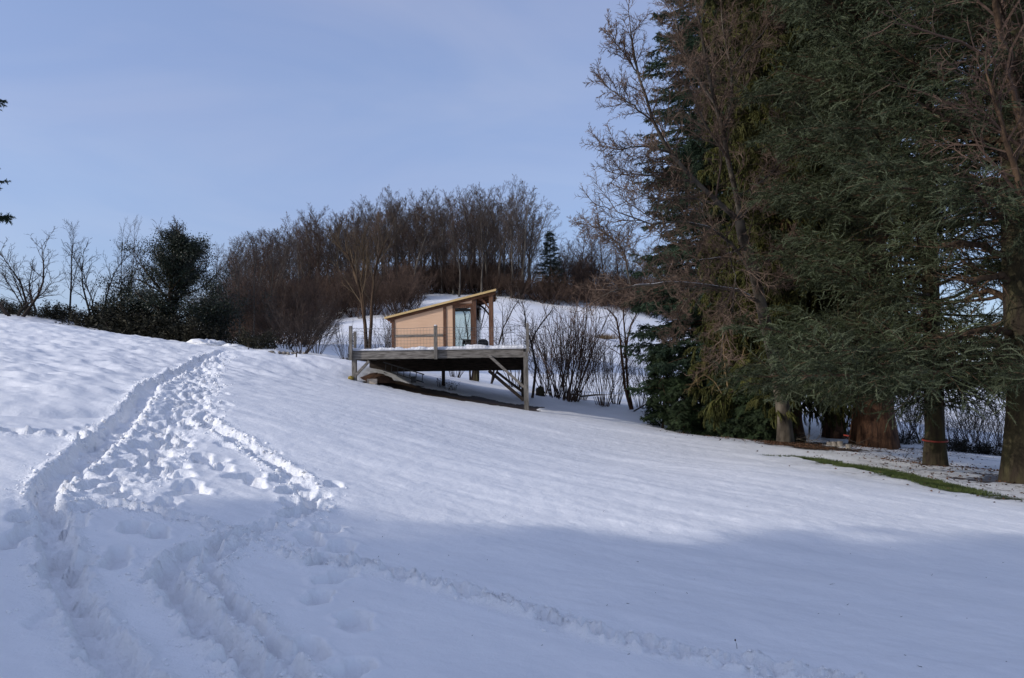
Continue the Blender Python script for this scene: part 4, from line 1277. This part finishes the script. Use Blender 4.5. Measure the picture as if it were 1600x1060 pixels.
for k, (u, Y, H, lb) in enumerate(((338, 56, 6.8, 'first pale-stemmed thin tree right of the ivy-clad tree'), (352, 54, 6.4, 'second pale-stemmed thin tree right of the ivy-clad tree'), (372, 58, 7.2, 'pale-stemmed thin tree at the left end of the brown thicket'), (395, 60, 8.2, 'tall thin tree within the left end of the brown thicket'), (318, 60, 6.6, 'thin tree close behind the right side of the ivy-clad tree'), (420, 64, 9.0, 'tallest thin tree rising out of the brown thicket'))):
    solo('thin_tree', SLIM[k % 3], u, Y, H, lb, 'tree', M['bark_grey'], M['twig_grey'], .8)
# ivy-clad tree
def ivy_tree():
    x, y, z = on(263, 52)
    H = pix(263, 336, 52)[2] - z
    e = empty('ivy_clad_tree', (x, y, z), 0, 'large dark ivy-clad tree rising above the left hedge', 'tree')
    tg, cg = Geo(), Geo()
    P, R = grow(np.array([[0, 0, -.2]]), np.array([[.02, 0, 1.0]]), np.array([H]), np.array([.22]), 12, .03, .02, .08)
    tubes(tg, P, R, 8)
    s_, d_, l_, r_ = spawn(P, R, np.array([H]), 40, .10, .97, 1.05, .15, .66, .5, .90)
    P1, R1 = grow(s_, d_, l_, np.maximum(r_, .03), 6, .13, .07, .3); tubes(tg, P1, R1, 4)
    s_, d_, l_, r_ = spawn(P1, R1, l_, 8, .2, 1, .7, .2, .4, .5, .4)
    P2_, R2_ = grow(s_, d_, l_, np.maximum(r_, .012), 4, .2, .06, .3); tubes(cg, P2_, R2_, 3)
    s_, d_, l_, r_ = spawn(P2_, R2_, l_, 6, .2, 1, .6, .2, .5, .5, .4)
    P3, R3 = grow(s_, d_, l_, np.maximum(r_, .008), 2, .2, .04, .3); tubes(cg, P3, R3, 3)
    lg_ = Geo()
    c1 = P[0, 1:-1]; leaves(lg_, np.repeat(c1, 6, 0) + rng.normal(0, .12, (len(c1) * 6, 3)), 80, .22, .05)
    w_ = P1[:, 1:5].reshape(-1, 3)
    dens = fbm(w_[:, 0] * .9 + 5, w_[:, 2] * .9, 4, 2) > -.22
    leaves(lg_, w_[dens], 230, .21, .055)
    w2 = P2_[:, 1:4].reshape(-1, 3); dn = (fbm(w2[:, 0] * .8 + 5, w2[:, 2] * .8, 4, 2) > -.15) & (w2[:, 2] < H * .8)
    leaves(lg_, w2[dn], 60, .25, .055)
    obj('trunk', tg.mesh('trunk', True), M['bark_brown'], e); obj('crown', cg.mesh('crown'), M['twig_dark'], e)
    tag(obj('ivy', lg_.mesh('ivy'), M['ivy'], e), None, None, None, 'stuff')
ivy_tree()
def bramble_kind():
    tg, cg = bare_tree(rng.uniform(1.5, 1.9), .02, [dict(m=7, t0=.1, a=.8, l=.5, rmin=.012, s=3, w=.3, up=-.05), dict(m=4, t0=.1, a=.8, l=.5, rmin=.009, s=2, w=.3, up=0)], stems=18, spread=1.4, wander=.25, trunk_seg=5, trop=-.02, taper=.4)
    pts_ = np.concatenate(cg.v)[::9]
    leaves(cg, pts_, 3, .12, .07)
    return tg, cg
BRAM = tree_kind(3, bramble_kind)
spots = [(30,53,.8),(62,52,.9),(88,53,.9),(118,52,1.0),(140,51,1.1),(165,51,1.1),(186,50.5,1.5),(205,50,1.8),(222,50,1.6),(240,49.5,1.3),(262,49.5,1.4),(284,49.5,1.3),(300,49,1.2),(318,50,1.0),(390,49,.9),(404,48.5,1.0),(-10,53,.8)]
for k, (u, Y, s_) in enumerate(spots):
    plant('bramble_bush', BRAM[k % 3], on(u, Y), rng.uniform(0, 6.28), s_ * .85, 'low dark bramble bush in the hedge along the snow crest', 'bush', 'bramble bushes along the left crest', M['twig_dark'], M['bramble'], 1.25, ('stems', 'foliage'))
for u, Y, lb in ((196, 51.5, 'dark evergreen bush sloping up to the ivy-clad tree on its left'), (305, 51, 'dark evergreen bush against the right foot of the ivy-clad tree')):
    x, y, z = on(u, Y)
    e = empty('evergreen_bush', (x, y, z), 0, lb, 'bush')
    tg, cg = bare_tree(3.4 if u < 250 else 4.0, .04, [dict(m=9, t0=.2, a=.8, l=.5, rmin=.015, s=3, w=.2)], stems=12, spread=.8, wander=.15, trunk_seg=5)
    lg_ = Geo(); pp_ = np.concatenate(cg.v)[::4]; leaves(lg_, pp_, 55, .30, .06)
    tubes_ = None
    obj('stems', tg, M['twig_dark'], e); obj('crown', cg, M['twig_dark'], e); tag(obj('foliage', lg_, M['ivy'], e), None, None, None, 'stuff')

# big spruce just outside the left edge: only its bough tips reach into the picture
l_ = on(-184, 52)
conifer('spruce', 'spruce', l_, 26, .35, 5.5, 110, lambda z, az: 5.9 * (1.2 - z / 26) ** .3, lambda z: .15, 'spruce whose dark bough tips poke in at the left edge', M['bark_brown'])

# ------------------------------------------------------------------ the big trees on the right
TL = lambda u, v, Y: pix(u, v, Y)
def spot(u, Y):
    a = pix(u, 690, Y); return (a[0], a[1], gz(a[0], a[1]))
conifer('tall_spruce', 'spruce', spot(1112, 38), 26, .34, 2.2, 215, lambda z, az: 3.7 * (1.1 - z / 30) ** .5, lambda z: -.10 + .2 * z / 26, 'tall dark spruce whose ragged left side stands against the sky', M['bark_brown'])
conifer('tall_spruce', 'spruce', spot(1168, 43), 27, .34, 2.0, 190, lambda z, az: 3.6, lambda z: -.05, 'tall dark spruce hidden behind the leafless tree', M['bark_brown'])
conifer('cypress_tree', 'cypress', spot(1236, 33), 24, .42, 1.4, 240, lambda z, az: 3.3, lambda z: -.05, 'dark yellow-green cypress with hanging sprays behind the leafless tree', M['bark_red'])
conifer('cypress_tree', 'cypress', spot(1305, 37), 25, .40, 2.8, 200, lambda z, az: 3.5, lambda z: -.05, 'second hanging cypress behind and right of the leafless tree', M['bark_red'])
conifer('sequoia_tree', 'cypress', spot(1367, 31), 28, .66, 3.8, 90, lambda z, az: 2.6, lambda z: -.15, 'broad red-barked sequoia trunk wrapped with red tape', M['bark_red'], tip=.3)
def az_cedar(k, z):
    a = k * 2.399 + rng.normal() * .3
    a = a % (2 * PI)
    # thin to the right at eye height, full to the left
    if (a < 1.1 or a > 5.2) and 2.0 < z < 7.0: return None
    return a
cedar_a = conifer('blue_cedar', 'cedar', spot(1461, 24), 24, .27, 2.3, 235, lambda z, az: (4.4 if 3.8 < z < 8 else 5.0) if math.cos(az) < .2 else 3.6, lambda z: -.10 if z < 5 else .04, 'blue-green cedar with a mossy trunk ringed by red tape', M['bark_moss'], azf=az_cedar, tip=.25)
def az_big(k, z):
    a = (k * 2.399 + rng.normal() * .3) % (2 * PI)
    if 2.3 < a < 3.9 and 1.4 + 2.0 < z < 6.2: return None
    return a
big = conifer('great_cedar', 'cedar', spot(1610, 20), 22, .52, 2.3, 165, lambda z, az: 4.6 if z < 3.4 else (3.2 if z < 6.2 else 4.6), lambda z: -.22 if z < 5 else .05, 'massive cedar trunk at the right edge with long low boughs', M['bark_moss'], azf=az_big, tip=.35)
def low_boughs(e, lst):
    for az, z, L_, tl in lst:
        me, L0 = BO['cedar'][rng.integers(4)]
        o = bpy.data.objects.new('bough', me)
        o.location = (math.cos(az) * .2, math.sin(az) * .2, z); o.rotation_euler = (rng.normal() * .2, -tl, az)
        sc_ = L_ / L0; o.scale = (sc_, sc_, sc_); put(o, e)
low_boughs(big, [(3.05, 3.1, 5.6, -.10), (3.35, 2.8, 6.0, -.12), (3.7, 3.2, 5.0, -.2), (2.85, 2.7, 4.6, -.05), (4.2, 3.0, 4.0, -.25), (3.5, 3.4, 5.2, -.16)])
low_boughs(cedar_a, [(3.1, 2.7, 5.6, -.12), (3.9, 2.9, 5.2, -.2), (2.8, 2.4, 5.0, -.12), (4.4, 2.7, 4.2, -.25), (3.3, 3.3, 5.6, -.14), (3.7, 3.5, 5.4, -.16), (4.9, 2.8, 4.0, -.28), (5.4, 2.9, 3.6, -.2)])
# bare horizontal limbs of the great cedar, crossing the gap of sky
gl_, tw = Geo(), Geo()
bl = np.array(big.location)
limbs = [((1583,410),(1540,385),(1500,378),(1470,385)), ((1585,470),(1545,455),(1505,470),(1470,478)), ((1583,520),(1540,515),(1500,525),(1460,530)), ((1585,560),(1550,535),(1515,528),(1480,540)), ((1583,330),(1550,300),(1515,290),(1480,300)), ((1583,250),(1555,215),(1520,200),(1490,215)), ((1583,440),(1555,430),(1520,440),(1490,435))]
P = np.array([[pix(u, v, 20 + .9 * k * (1 if n_ % 2 else -.6)) - bl for k, (u, v) in enumerate(lm)] for n_, lm in enumerate(limbs)])
tt_ = np.linspace(0, 3, 10)
P = np.stack([np.stack([np.interp(tt_, np.arange(4), P[i_, :, c_]) for c_ in range(3)], -1) for i_ in range(len(P))])
P[:, 1:] += rng.normal(0, .03, P[:, 1:].shape)
R = np.full((len(P), 1), .10) * np.linspace(1, .3, 10)[None]
for k in range(len(P)):
    g = Geo(); tubes(g, P[k:k+1], R[k:k+1], 7)
    Lk = np.array([3.0])
    s_, d_, l_, r_ = spawn(P[k:k+1], R[k:k+1], Lk, 10, .15, 1, .8, .2, .4, .4, .4, flat=.5)
    a1, a2 = grow(s_, d_, l_, np.maximum(r_, .018), 4, .15, .0, .3); tubes(g, a1, a2, 3)
    s_, d_, l_, r_ = spawn(a1, a2, l_, 7, .1, 1, .8, .2, .4, .5, .4)
    a1, a2 = grow(s_, d_, l_, np.maximum(r_, .008), 3, .2, .0, .3); tubes(g, a1, a2, 3)
    obj('limb', g.mesh('limb', True), M['bark_brown'], big)

# red tape round three trunks
def tape(u, v, Y, r_, lb, tail=None):
    x, y, z = spot(u, Y); zt_ = pix(u, v, Y)[2]
    n = 28; a = np.linspace(0, 2 * PI, n, endpoint=False)
    ro = r_ + .012
    V = [];
    for hh in (-.022, .022):
        V += [(ro * math.cos(t_), ro * math.sin(t_), hh + .03 * math.sin(t_)) for t_ in a]
    for hh in (-.022, .022):
        V += [((ro - .006) * math.cos(t_), (ro - .006) * math.sin(t_), hh + .03 * math.sin(t_)) for t_ in a]
    q = []
    for i_ in range(n):
        j_ = (i_ + 1) % n
        q += [(i_, j_, n + j_, n + i_), (2 * n + i_, 3 * n + i_, 3 * n + j_, 2 * n + j_), (n + i_, n + j_, 3 * n + j_, 3 * n + i_), (i_, 2 * n + i_, 2 * n + j_, j_)]
    g = Geo().add(V, q)
    o = obj('red_tape', g, M['tape'], None, (x, y, zt_)); tag(o, lb, 'tape')
tape(1367, 684, 31, .73, 'red tape tied round the broad sequoia trunk')
tape(1461, 688, 24, .335, 'red tape tied round the mossy cedar trunk')
p = pix(1318, 680, 31.5); q = pix(1352, 683, 30.6)
g = Geo().bar(p, (p + q) / 2 - [0, 0, .03], .01, .05).bar((p + q) / 2 - [0, 0, .03], q, .01, .05)
tag(obj('red_tape', g, M['tape']), 'loose red tape strung left from the broad sequoia trunk', 'tape')

# ---- the leafless tree with the leaning pale trunk
def great_bare():
    Yb = 30
    b0 = np.array(spot(1226, Yb))
    e = empty('leafless_maple', b0, 0, 'big leafless tree with a leaning trunk before the dark conifers', 'tree')
    def tr(pl, S=14):
        P = np.array([pix(u, v, Yb + dy) for u, v, dy in pl]) - b0
        t = np.concatenate([[0], np.cumsum(np.linalg.norm(np.diff(P, axis=0), axis=1))]); tt = np.linspace(0, t[-1], S + 1)
        return np.column_stack([np.interp(tt, t, P[:, k]) for k in range(3)])
    trunk = tr([(1228,700,0),(1224,640,0),(1214,580,-.2),(1200,520,-.4),(1190,480,-.6),(1182,440,-.8),(1172,400,-.9),(1160,372,-1.0),(1156,345,-1)], 14)
    trunk = trunk[None]
    Rt = np.interp(np.linspace(0, 1, 15), [0, .12, .6, 1], [.34, .26, .20, .17])[None]
    g = Geo(); tubes(g, trunk, Rt, 14, tip=False)
    obj('trunk', g.mesh('trunk', True), M['bark_pale'], e)
    limbs = [
     ([(1157,350,-1),(1150,300,-1),(1138,250,-1.2),(1130,215,-1.3),(1115,160,-1.5),(1100,90,-1.7),(1085,20,-2),(1078,-60,-2)], .17),
     ([(1156,345,-1),(1125,320,-1.5),(1090,285,-1.8),(1050,240,-2.2),(1020,190,-2.6),(1000,120,-3),(988,60,-3.2),(984,20,-3.2)], .15),
     ([(1180,440,-.8),(1155,400,-1.2),(1135,375,-1.5),(1100,352,-2),(1060,345,-2.6),(1020,350,-3),(975,335,-3.4),(945,325,-3.6)], .10),
     ([(1190,475,-.7),(1150,452,-1.2),(1100,443,-1.6),(1050,440,-2),(1000,444,-2.4),(960,452,-2.8),(935,464,-3)], .11),
     ([(1130,215,-1.3),(1140,170,-1),(1142,110,-.8),(1130,40,-.5),(1125,-40,-.3)], .10),
     ([(1150,310,-1),(1180,290,-.8),(1215,260,-.5),(1235,220,-.3),(1250,170,0)], .08),
     ([(1156,345,-1),(1175,320,-1.6),(1205,300,-2.2),(1235,298,-2.6)], .07),
     ([(1178,425,-.9),(1200,405,-1.4),(1230,380,-1.8),(1245,362,-2)], .06),
     ([(1182,450,-.8),(1205,446,-1.3),(1225,440,-1.6),(1235,425,-1.8),(1250,418,-2)], .055),
     ([(1050,240,-2.2),(1010,225,-2.6),(970,230,-3),(935,222,-3.2)], .07),
     ([(1020,190,-2.6),(985,165,-2.9),(950,135,-3.1),(930,115,-3.2)], .06),
     ([(1090,285,-1.8),(1045,280,-2.3),(1000,268,-2.8),(955,262,-3.1)], .07),
     ([(1125,320,-1.5),(1080,310,-2.2),(1030,312,-2.8),(985,300,-3.2)], .07),
     ([(1000,120,-3),(985,95,-3.2),(965,70,-3.4),(955,40,-3.4)], .045),
     ([(985,444,-2.5),(980,410,-2.8),(970,385,-3),(940,360,-3.3),(915,350,-3.4)], .05),
     ([(1115,160,-1.5),(1080,120,-1.8),(1055,70,-2),(1045,10,-2.2)], .08),
     ([(1138,250,-1.2),(1110,210,-1.9),(1085,160,-2.4),(1060,120,-2.8)], .08),
     ([(1142,110,-.8),(1175,70,-1.1),(1205,30,-1.3),(1215,-20,-1.4)], .06),
     ([(1100,443,-1.6),(1075,470,-2),(1068,500,-2.2),(1062,530,-2.3)], .035),
     ([(1165,385,-1),(1130,400,-2),(1090,405,-2.8),(1050,420,-3.3)], .06),
     ([(1135,375,-1.5),(1150,430,-2.2),(1145,480,-2.6),(1130,520,-2.8),(1125,560,-2.8)], .04),
    ]
    Ps = np.array([tr(pl, 12) for pl, _ in limbs])
    Ps[:, 1:] += np.cumsum(rng.normal(0, .022, Ps[:, 1:].shape), axis=1)
    rs = np.array([r for _, r in limbs]) * .66
    Rs = rs[:, None] * np.linspace(1, .22, 13)[None]
    for k in range(len(Ps)):
        g = Geo(); tubes(g, Ps[k:k+1], Rs[k:k+1], 8)
        obj('limb', g.mesh('limb', True), M['bark_grey'] if k not in (0, 4, 5, 7, 8) else M['bark_pale'], e)
    Ls = np.linalg.norm(np.diff(Ps, axis=1), axis=2).sum(1)
    cg = Geo()
    s_, d_, l_, r_ = spawn(Ps, Rs, np.minimum(Ls, 5.5), 20, .15, 1, .75, .2, .42, .5, .45)
    a, b_ = grow(s_, d_, l_, np.maximum(r_, .016), 6, .17, .05, .3); tubes(cg, a, b_, 4)
    s_, d_, l_, r_ = spawn(a, b_, l_, 12, .1, 1, .75, .2, .45, .5, .45)
    a, b_ = grow(s_, d_, l_, np.maximum(r_, .0095), 4, .2, .04, .35); tubes(cg, a, b_, 3)
    s_, d_, l_, r_ = spawn(a, b_, l_, 7, .1, 1, .7, .2, .55, .6, .4)
    a, b_ = grow(s_, d_, l_, np.maximum(r_, .0068), 2, .22, .03, .4); tubes(cg, a, b_, 3)
    obj('twigs', cg.mesh('twigs'), M['twig_maple'], e)
    # snow lying along the level limbs
    for k, (f0, f1) in ((2, (.35, .65)), (3, (.15, .85)), (19, (.3, .8))):
        i0, i1 = int(f0 * 12), int(f1 * 12)
        P = Ps[k:k+1, i0:i1 + 1].copy(); R = Rs[k:k+1, i0:i1 + 1]
        P[..., 2] += R * .72
        g = Geo(); tubes(g, P, R * .55, 6); obj('branch_snow', g.mesh('branch_snow', True), M['snow'], e)
great_bare()
# yellowish leafless bush hanging low in front of the cypress
traced_tree('lichen_bush', [[(1140,640,0),(1136,600,0),(1132,560,0),(1128,520,0),(1140,490,0)], [(1141,640,0),(1120,600,0),(1100,585,0),(1080,600,0)], [(1140,640,0),(1150,590,0),(1165,540,0),(1180,500,0)]], (.045, .035, .035),
            [dict(m=10, t0=.25, a=.6, l=.4, rmin=.010, s=4, w=.2), dict(m=6, t0=.15, a=.6, l=.45, rmin=.006, s=3, w=.25), dict(m=3, t0=.2, a=.6, l=.5, rmin=.005, s=1)],
            'yellow lichen-covered leafless bush low in front of the dark cypress', M['twig_ochre'], M['twig_ochre'], 33)
# red-brown bare tree behind the top right corner
traced_tree('copper_tree', [[(1668,760,0),(1655,500,0),(1625,300,0),(1585,150,-.3),(1560,40,-.6),(1550,-40,-1)], [(1652,480,0),(1605,330,-.4),(1575,230,-.7),(1555,160,-1),(1540,110,-1.2)], [(1630,300,0),(1635,150,.5),(1640,20,1)]], (.16, .09, .1),
            [dict(m=16, t0=.35, a=.7, l=.30, rmin=.02, s=5, w=.15), dict(m=9, t0=.15, a=.7, l=.42, rmin=.011, s=4, w=.2, up=-.02), dict(m=6, t0=.15, a=.7, l=.5, rmin=.007, s=2, w=.2, up=-.03)],
            'copper-brown leafless tree hanging into the top right corner', M['bark_brown'], M['twig_brown'], 17.5)

# ---- young evergreens at the foot of the spruce
for k, (u, Y, H, lb) in enumerate(((1035, 37, 3.5, 'leftmost young evergreen below the tall spruce'), (1068, 36, 2.7, 'small young evergreen second from the left below the tall spruce'), (1092, 37, 3.4, 'bushy young evergreen below the middle of the tall spruce'), (1128, 35, 2.6, 'young evergreen beside the brown leaf litter'), (1172, 32.5, 2.8, 'dense young evergreen against the cypress foot'), (1205, 31.5, 2.2, 'low young evergreen left of the pale leaning trunk'), (1150, 38, 4.5, 'young evergreen standing in the dark behind the lichen bush'))):
    conifer('young_yew', 'spruce', spot(u, Y), H, .06, .15, 46, lambda z, az, H=H: (.95 + .1 * (k % 3)) * (1.1 - z / H) ** .45 * (.8 + .04 * H), lambda z: .0, lb, M['bark_brown'], mat=M['yew'])

# ---- hedge and far bushes seen under the boughs
for k, (u, Y) in enumerate(((1292,40),(1322,41),(1340,39),(1392,40),(1412,38),(1432,40),(1482,37),(1500,36),(1515,38),(1530,36),(1548,35),(1440,36),(1562,37),(1302,44))):
    solo('hedge_bush', SHRUB[k % 4], u, Y, rng.uniform(1.6, 2.8), 'thin dark leafless bush in the row beyond the big trunks', 'bush', M['twig_dark'], M['twig_dark'], 1.0, group='bushes beyond the big trunks')
for k, (u, Y) in enumerate(((1487,34),(1520,33.5),(1545,33),(1480,33),(1410,36),(1330,37))):
    plant('bramble_bush', BRAM[k % 3], spot(u, Y), rng.uniform(0, 6.28), .38, 'low bramble clump on the bank beyond the big trunks', 'bush', 'bramble clumps beyond the big trunks', M['twig_dark'], M['bramble'], 1.5, ('stems', 'foliage'))

# ---- litter, grass and small things on the ground
def scatter_on(P, n, w):
    k = rng.integers(0, len(P) - 1, n); f_ = rng.uniform(0, 1, (n, 1))
    c_ = P[k] * (1 - f_) + P[k + 1] * f_
    return c_ + rng.normal(0, 1, (n, 2)) * w
c_ = scatter_on(GRASS, 26000, np.array([.30, .30]))
_, li_, gr_, _, _ = detail(c_[:, 0], c_[:, 1])
c_ = c_[gr_ > .25]
zc = gzd(c_[:, 0], c_[:, 1])
N = len(c_)
a = rng.uniform(0, 2 * PI, N); h = rng.uniform(.03, .075, N); w = .006
b0 = np.column_stack([c_, zc - .005])
sd = np.column_stack([np.cos(a), np.sin(a), np.zeros(N)]) * w
tp_ = b0 + np.column_stack([rng.normal(0, .02, N), rng.normal(0, .02, N), h])
V = np.stack([b0 - sd, b0 + sd, tp_], 1).reshape(-1, 3)
tag(obj('grass_blades', mesh_np('grass_blades', V, None, np.arange(N * 3).reshape(N, 3)), M['grass']), 'strip of short green grass showing through the melted snow before the big trees', 'grass', kind='stuff')
c_ = np.vstack([scatter_on(LITTER, 5000, np.array([.5, .35]))] + [np.array([[tx, ty]]) + rng.normal(0, 1, (600, 2)) * rr__ * .7 for tx, ty, rr__ in TREE_SPOTS])
zc = gzd(c_[:, 0], c_[:, 1])
g = Geo(); leaves(g, np.column_stack([c_, zc + .015]), 1, np.array([.02, .02, .008]), .035, .8)
tag(obj('leaf_litter', g, M['leaf']), 'rust-brown fallen leaves scattered on the snow under the big trees', 'leaves', kind='stuff')

N = 900
uu = rng.uniform(420, 1590, N); vv_ = 1055 - 330 * rng.uniform(0, 1, N) ** .8
pp_ = np.array([p2g(a_, max(b_, 700 + 60 * (a_ - 420) / 1170)) for a_, b_ in zip(uu[:60], vv_[:60])])
zc = gzd(pp_[:, 0], pp_[:, 1])
g = Geo(); st = np.column_stack([pp_, zc + .004]); d_ = rng.normal(0, 1, st.shape); d_[:, 2] = .08
P, R_q = grow(st, d_, rng.exponential(.02, len(st)) + .012, np.full(len(st), .0022), 2, .3, 0, .5); tubes(g, P, R_q, 3)
tag(obj('strewn_needles', g, M['twig_dark']), 'tiny dark needles and twig ends strewn thinly over the open snow', 'needles', kind='stuff')
# twigs and debris at the foot of the cypress and sequoia
def sticks(name, u, v, n, L, spread, mat, label, cat='branches', up=.4, r=.012):
    x, y, z = at_pix(u, v)
    g = Geo()
    st = rng.normal(0, spread, (n, 3)); st[:, 2] = np.abs(st[:, 2]) * .2
    d_ = rng.normal(0, 1, (n, 3)); d_[:, 2] = np.abs(d_[:, 2]) * up
    P, R = grow(st, d_, rng.uniform(.5, 1, n) * L, np.full(n, r), 4, .15, 0, .3); tubes(g, P, R, 4)
    s_, d2, l_, r_ = spawn(P, R, np.full(n, L * .7), 4, .2, 1, .6, .2, .4, .6, .3)
    P, R = grow(s_, d2, l_, r_, 2, .2, 0, .3); tubes(g, P, R, 3)
    o = obj(name, g, mat, None, (x, y, z)); tag(o, label, cat, kind='stuff')
sticks('brushwood', 1253, 692, 16, 1.3, .35, M['bark_pale'], 'pale fallen sticks at the foot of the cypress')
sticks('brushwood', 1347, 697, 12, .8, .22, M['bark_pale'], 'pale tangle of twigs beside the broad sequoia trunk')
sticks('brushwood', 1445, 722, 10, .8, .3, M['twig_dark'], 'dark twigs lying at the foot of the mossy cedar')
for k, (u, v) in enumerate(((1296, 696), (1304, 697), (1313, 698), (1326, 700))):
    x, y, z = at_pix(u, v)
    g = Geo(); t_ = np.linspace(0, 2 * PI, 11)[:-1]
    hgt = .12 + .03 * (k % 3)
    poly = [(.10 * math.cos(a_), .10 * math.sin(a_)) for a_ in t_]
    V = [(x_, y_, z_) for z_ in (-.05, hgt) for x_, y_ in poly]
    n = 10
    q = [(i_, (i_ + 1) % n, n + (i_ + 1) % n, n + i_) for i_ in range(n)]
    t3 = [(n, n + i_, n + i_ + 1) for i_ in range(1, n - 1)]
    tag(obj('log_edging', Geo().add(V, q, t3), M['stone'], None, (x, y, z)), 'short pale log standing in the low row left of the sequoia trunk', 'log', 'row of short logs left of the sequoia')
# rubble and pegs on the crest
x, y, z = at_pix(441, 553)
P = np.column_stack([rng.normal(0, .38, 26), rng.normal(0, .2, 26), rng.uniform(0, .08, 26)])
g = Geo(); blobs(g, P, rng.uniform(.04, .11, 26))
tag(obj('rubble_heap', g, M['stone'], None, (x, y, z)), 'small heap of snowy rubble on the crest', 'rubble', kind='stuff')
for u, v, lb in ((388, 547, 'short dark peg standing on the crest left of the rubble'), (463, 557, 'short dark peg standing on the crest right of the rubble')):
    x, y, z = at_pix(u, v)
    g = Geo(); tubes(g, np.array([[[0, 0, -.1], [.01, 0, .12], [.02, 0, .26]]]), np.array([[.03, .03, .02]]), 6)
    g.add(IV * .04 + np.array([.02, 0, .25]), None, IF)
    tag(obj('wooden_peg', g, M['twig_dark'], None, (x, y, z)), lb, 'peg')
# snow mound by the left thicket
x, y, z = on(338, 47.5)
th, ph = np.meshgrid(np.linspace(0, 2 * PI, 30, endpoint=False), np.linspace(0, PI / 2, 10), indexing='ij')
def mound(x, y, z, sx_, sy_, sz_, lb):
    rad_ = 1 + .35 * fbm(np.cos(th) * 1.8 + x, np.sin(th) * 1.8 + ph * 2, 2, 4, .6)
    vv = np.stack([sx_ * np.cos(th) * np.cos(ph) * rad_, sy_ * np.sin(th) * np.cos(ph) * rad_, sz_ * np.sin(ph) * rad_ - .1], -1).reshape(-1, 3)
    i = np.arange(30)[:, None]; j = np.arange(9)[None, :]
    q = np.stack([i * 10 + j, ((i + 1) % 30) * 10 + j, ((i + 1) % 30) * 10 + j + 1, i * 10 + j + 1], -1).reshape(-1, 4)
    tag(obj('snow_mound', mesh_np('snow_mound', vv, q, None, True), M['snow'], None, (x, y, z)), lb, 'snow')
mound(*on(322, 47), 1.0, .8, .36, 'left and larger snow mound where the tracks reach the thicket')
mound(*on(362, 47), .8, .6, .26, 'right snow mound where the tracks reach the thicket')
# dead seed head poking out of the near snow
x, y, z = at_pix(1152, 1012)
g = Geo(); tubes(g, np.array([[[0, 0, -.03], [-.004, 0, .02], [-.012, 0, .045]]]), np.array([[.0018, .0016, .0014]]), 5)
g.add(IV * np.array([.006, .006, .009]) + np.array([-.013, 0, .048]), None, IF)
tag(obj('dry_stalk', g, M['twig_dark'], None, (x, y, z)), 'tiny dark dry stalk poking out of the near snow', 'stalk')
# weeds under the deck
for u, yy, lb in ((688, 3.2, 'dry weeds by the middle post under the deck'), (706, 2.9, 'dry weeds right of the middle post under the deck')):
    x, y = local(deck, xr(u, yy), yy)
    n_ = 26; g = Geo(); st = rng.normal(0, .14, (n_, 3)); st[:, 2] = 0; d_ = rng.normal(0, .3, (n_, 3)); d_[:, 2] = 1
    P, R = grow(st, d_, rng.uniform(.2, .5, n_), np.full(n_, .006), 3, .15, 0, .4); tubes(g, P, R, 3); leaves(g, P[:, -1], 2, .03, .03)
    tag(obj('dry_weeds', g, M['twig_dark'], None, (x, y, gz(x, y))), lb, 'weeds')

# ---- trees behind the photographer on the left: they shade the near snow
for k, (x, y, H, s_) in enumerate(((-22, -1.6, 16, 4.3), (-26, -4.6, 21, 4.6), (-21, -4.8, 18, 4.4), (-24, -10, 20, 4.8), (-19, -10, 15, 4.0), (-30, -14, 22, 5), (-17, -2.9, 12.5, 3.6), (-25, -7, 22, 4.8))):
    conifer('garden_spruce', 'spruce', (x, y, gz(x, y)), H, .3, 1.0, 190, lambda z, az, H=H, s_=s_: s_ * (1.03 - z / H) ** .6 + .3, lambda z: .0, 'dark spruce of the row left behind the viewer, shading the near snow', M['bark_brown'], group='spruces behind the viewer')
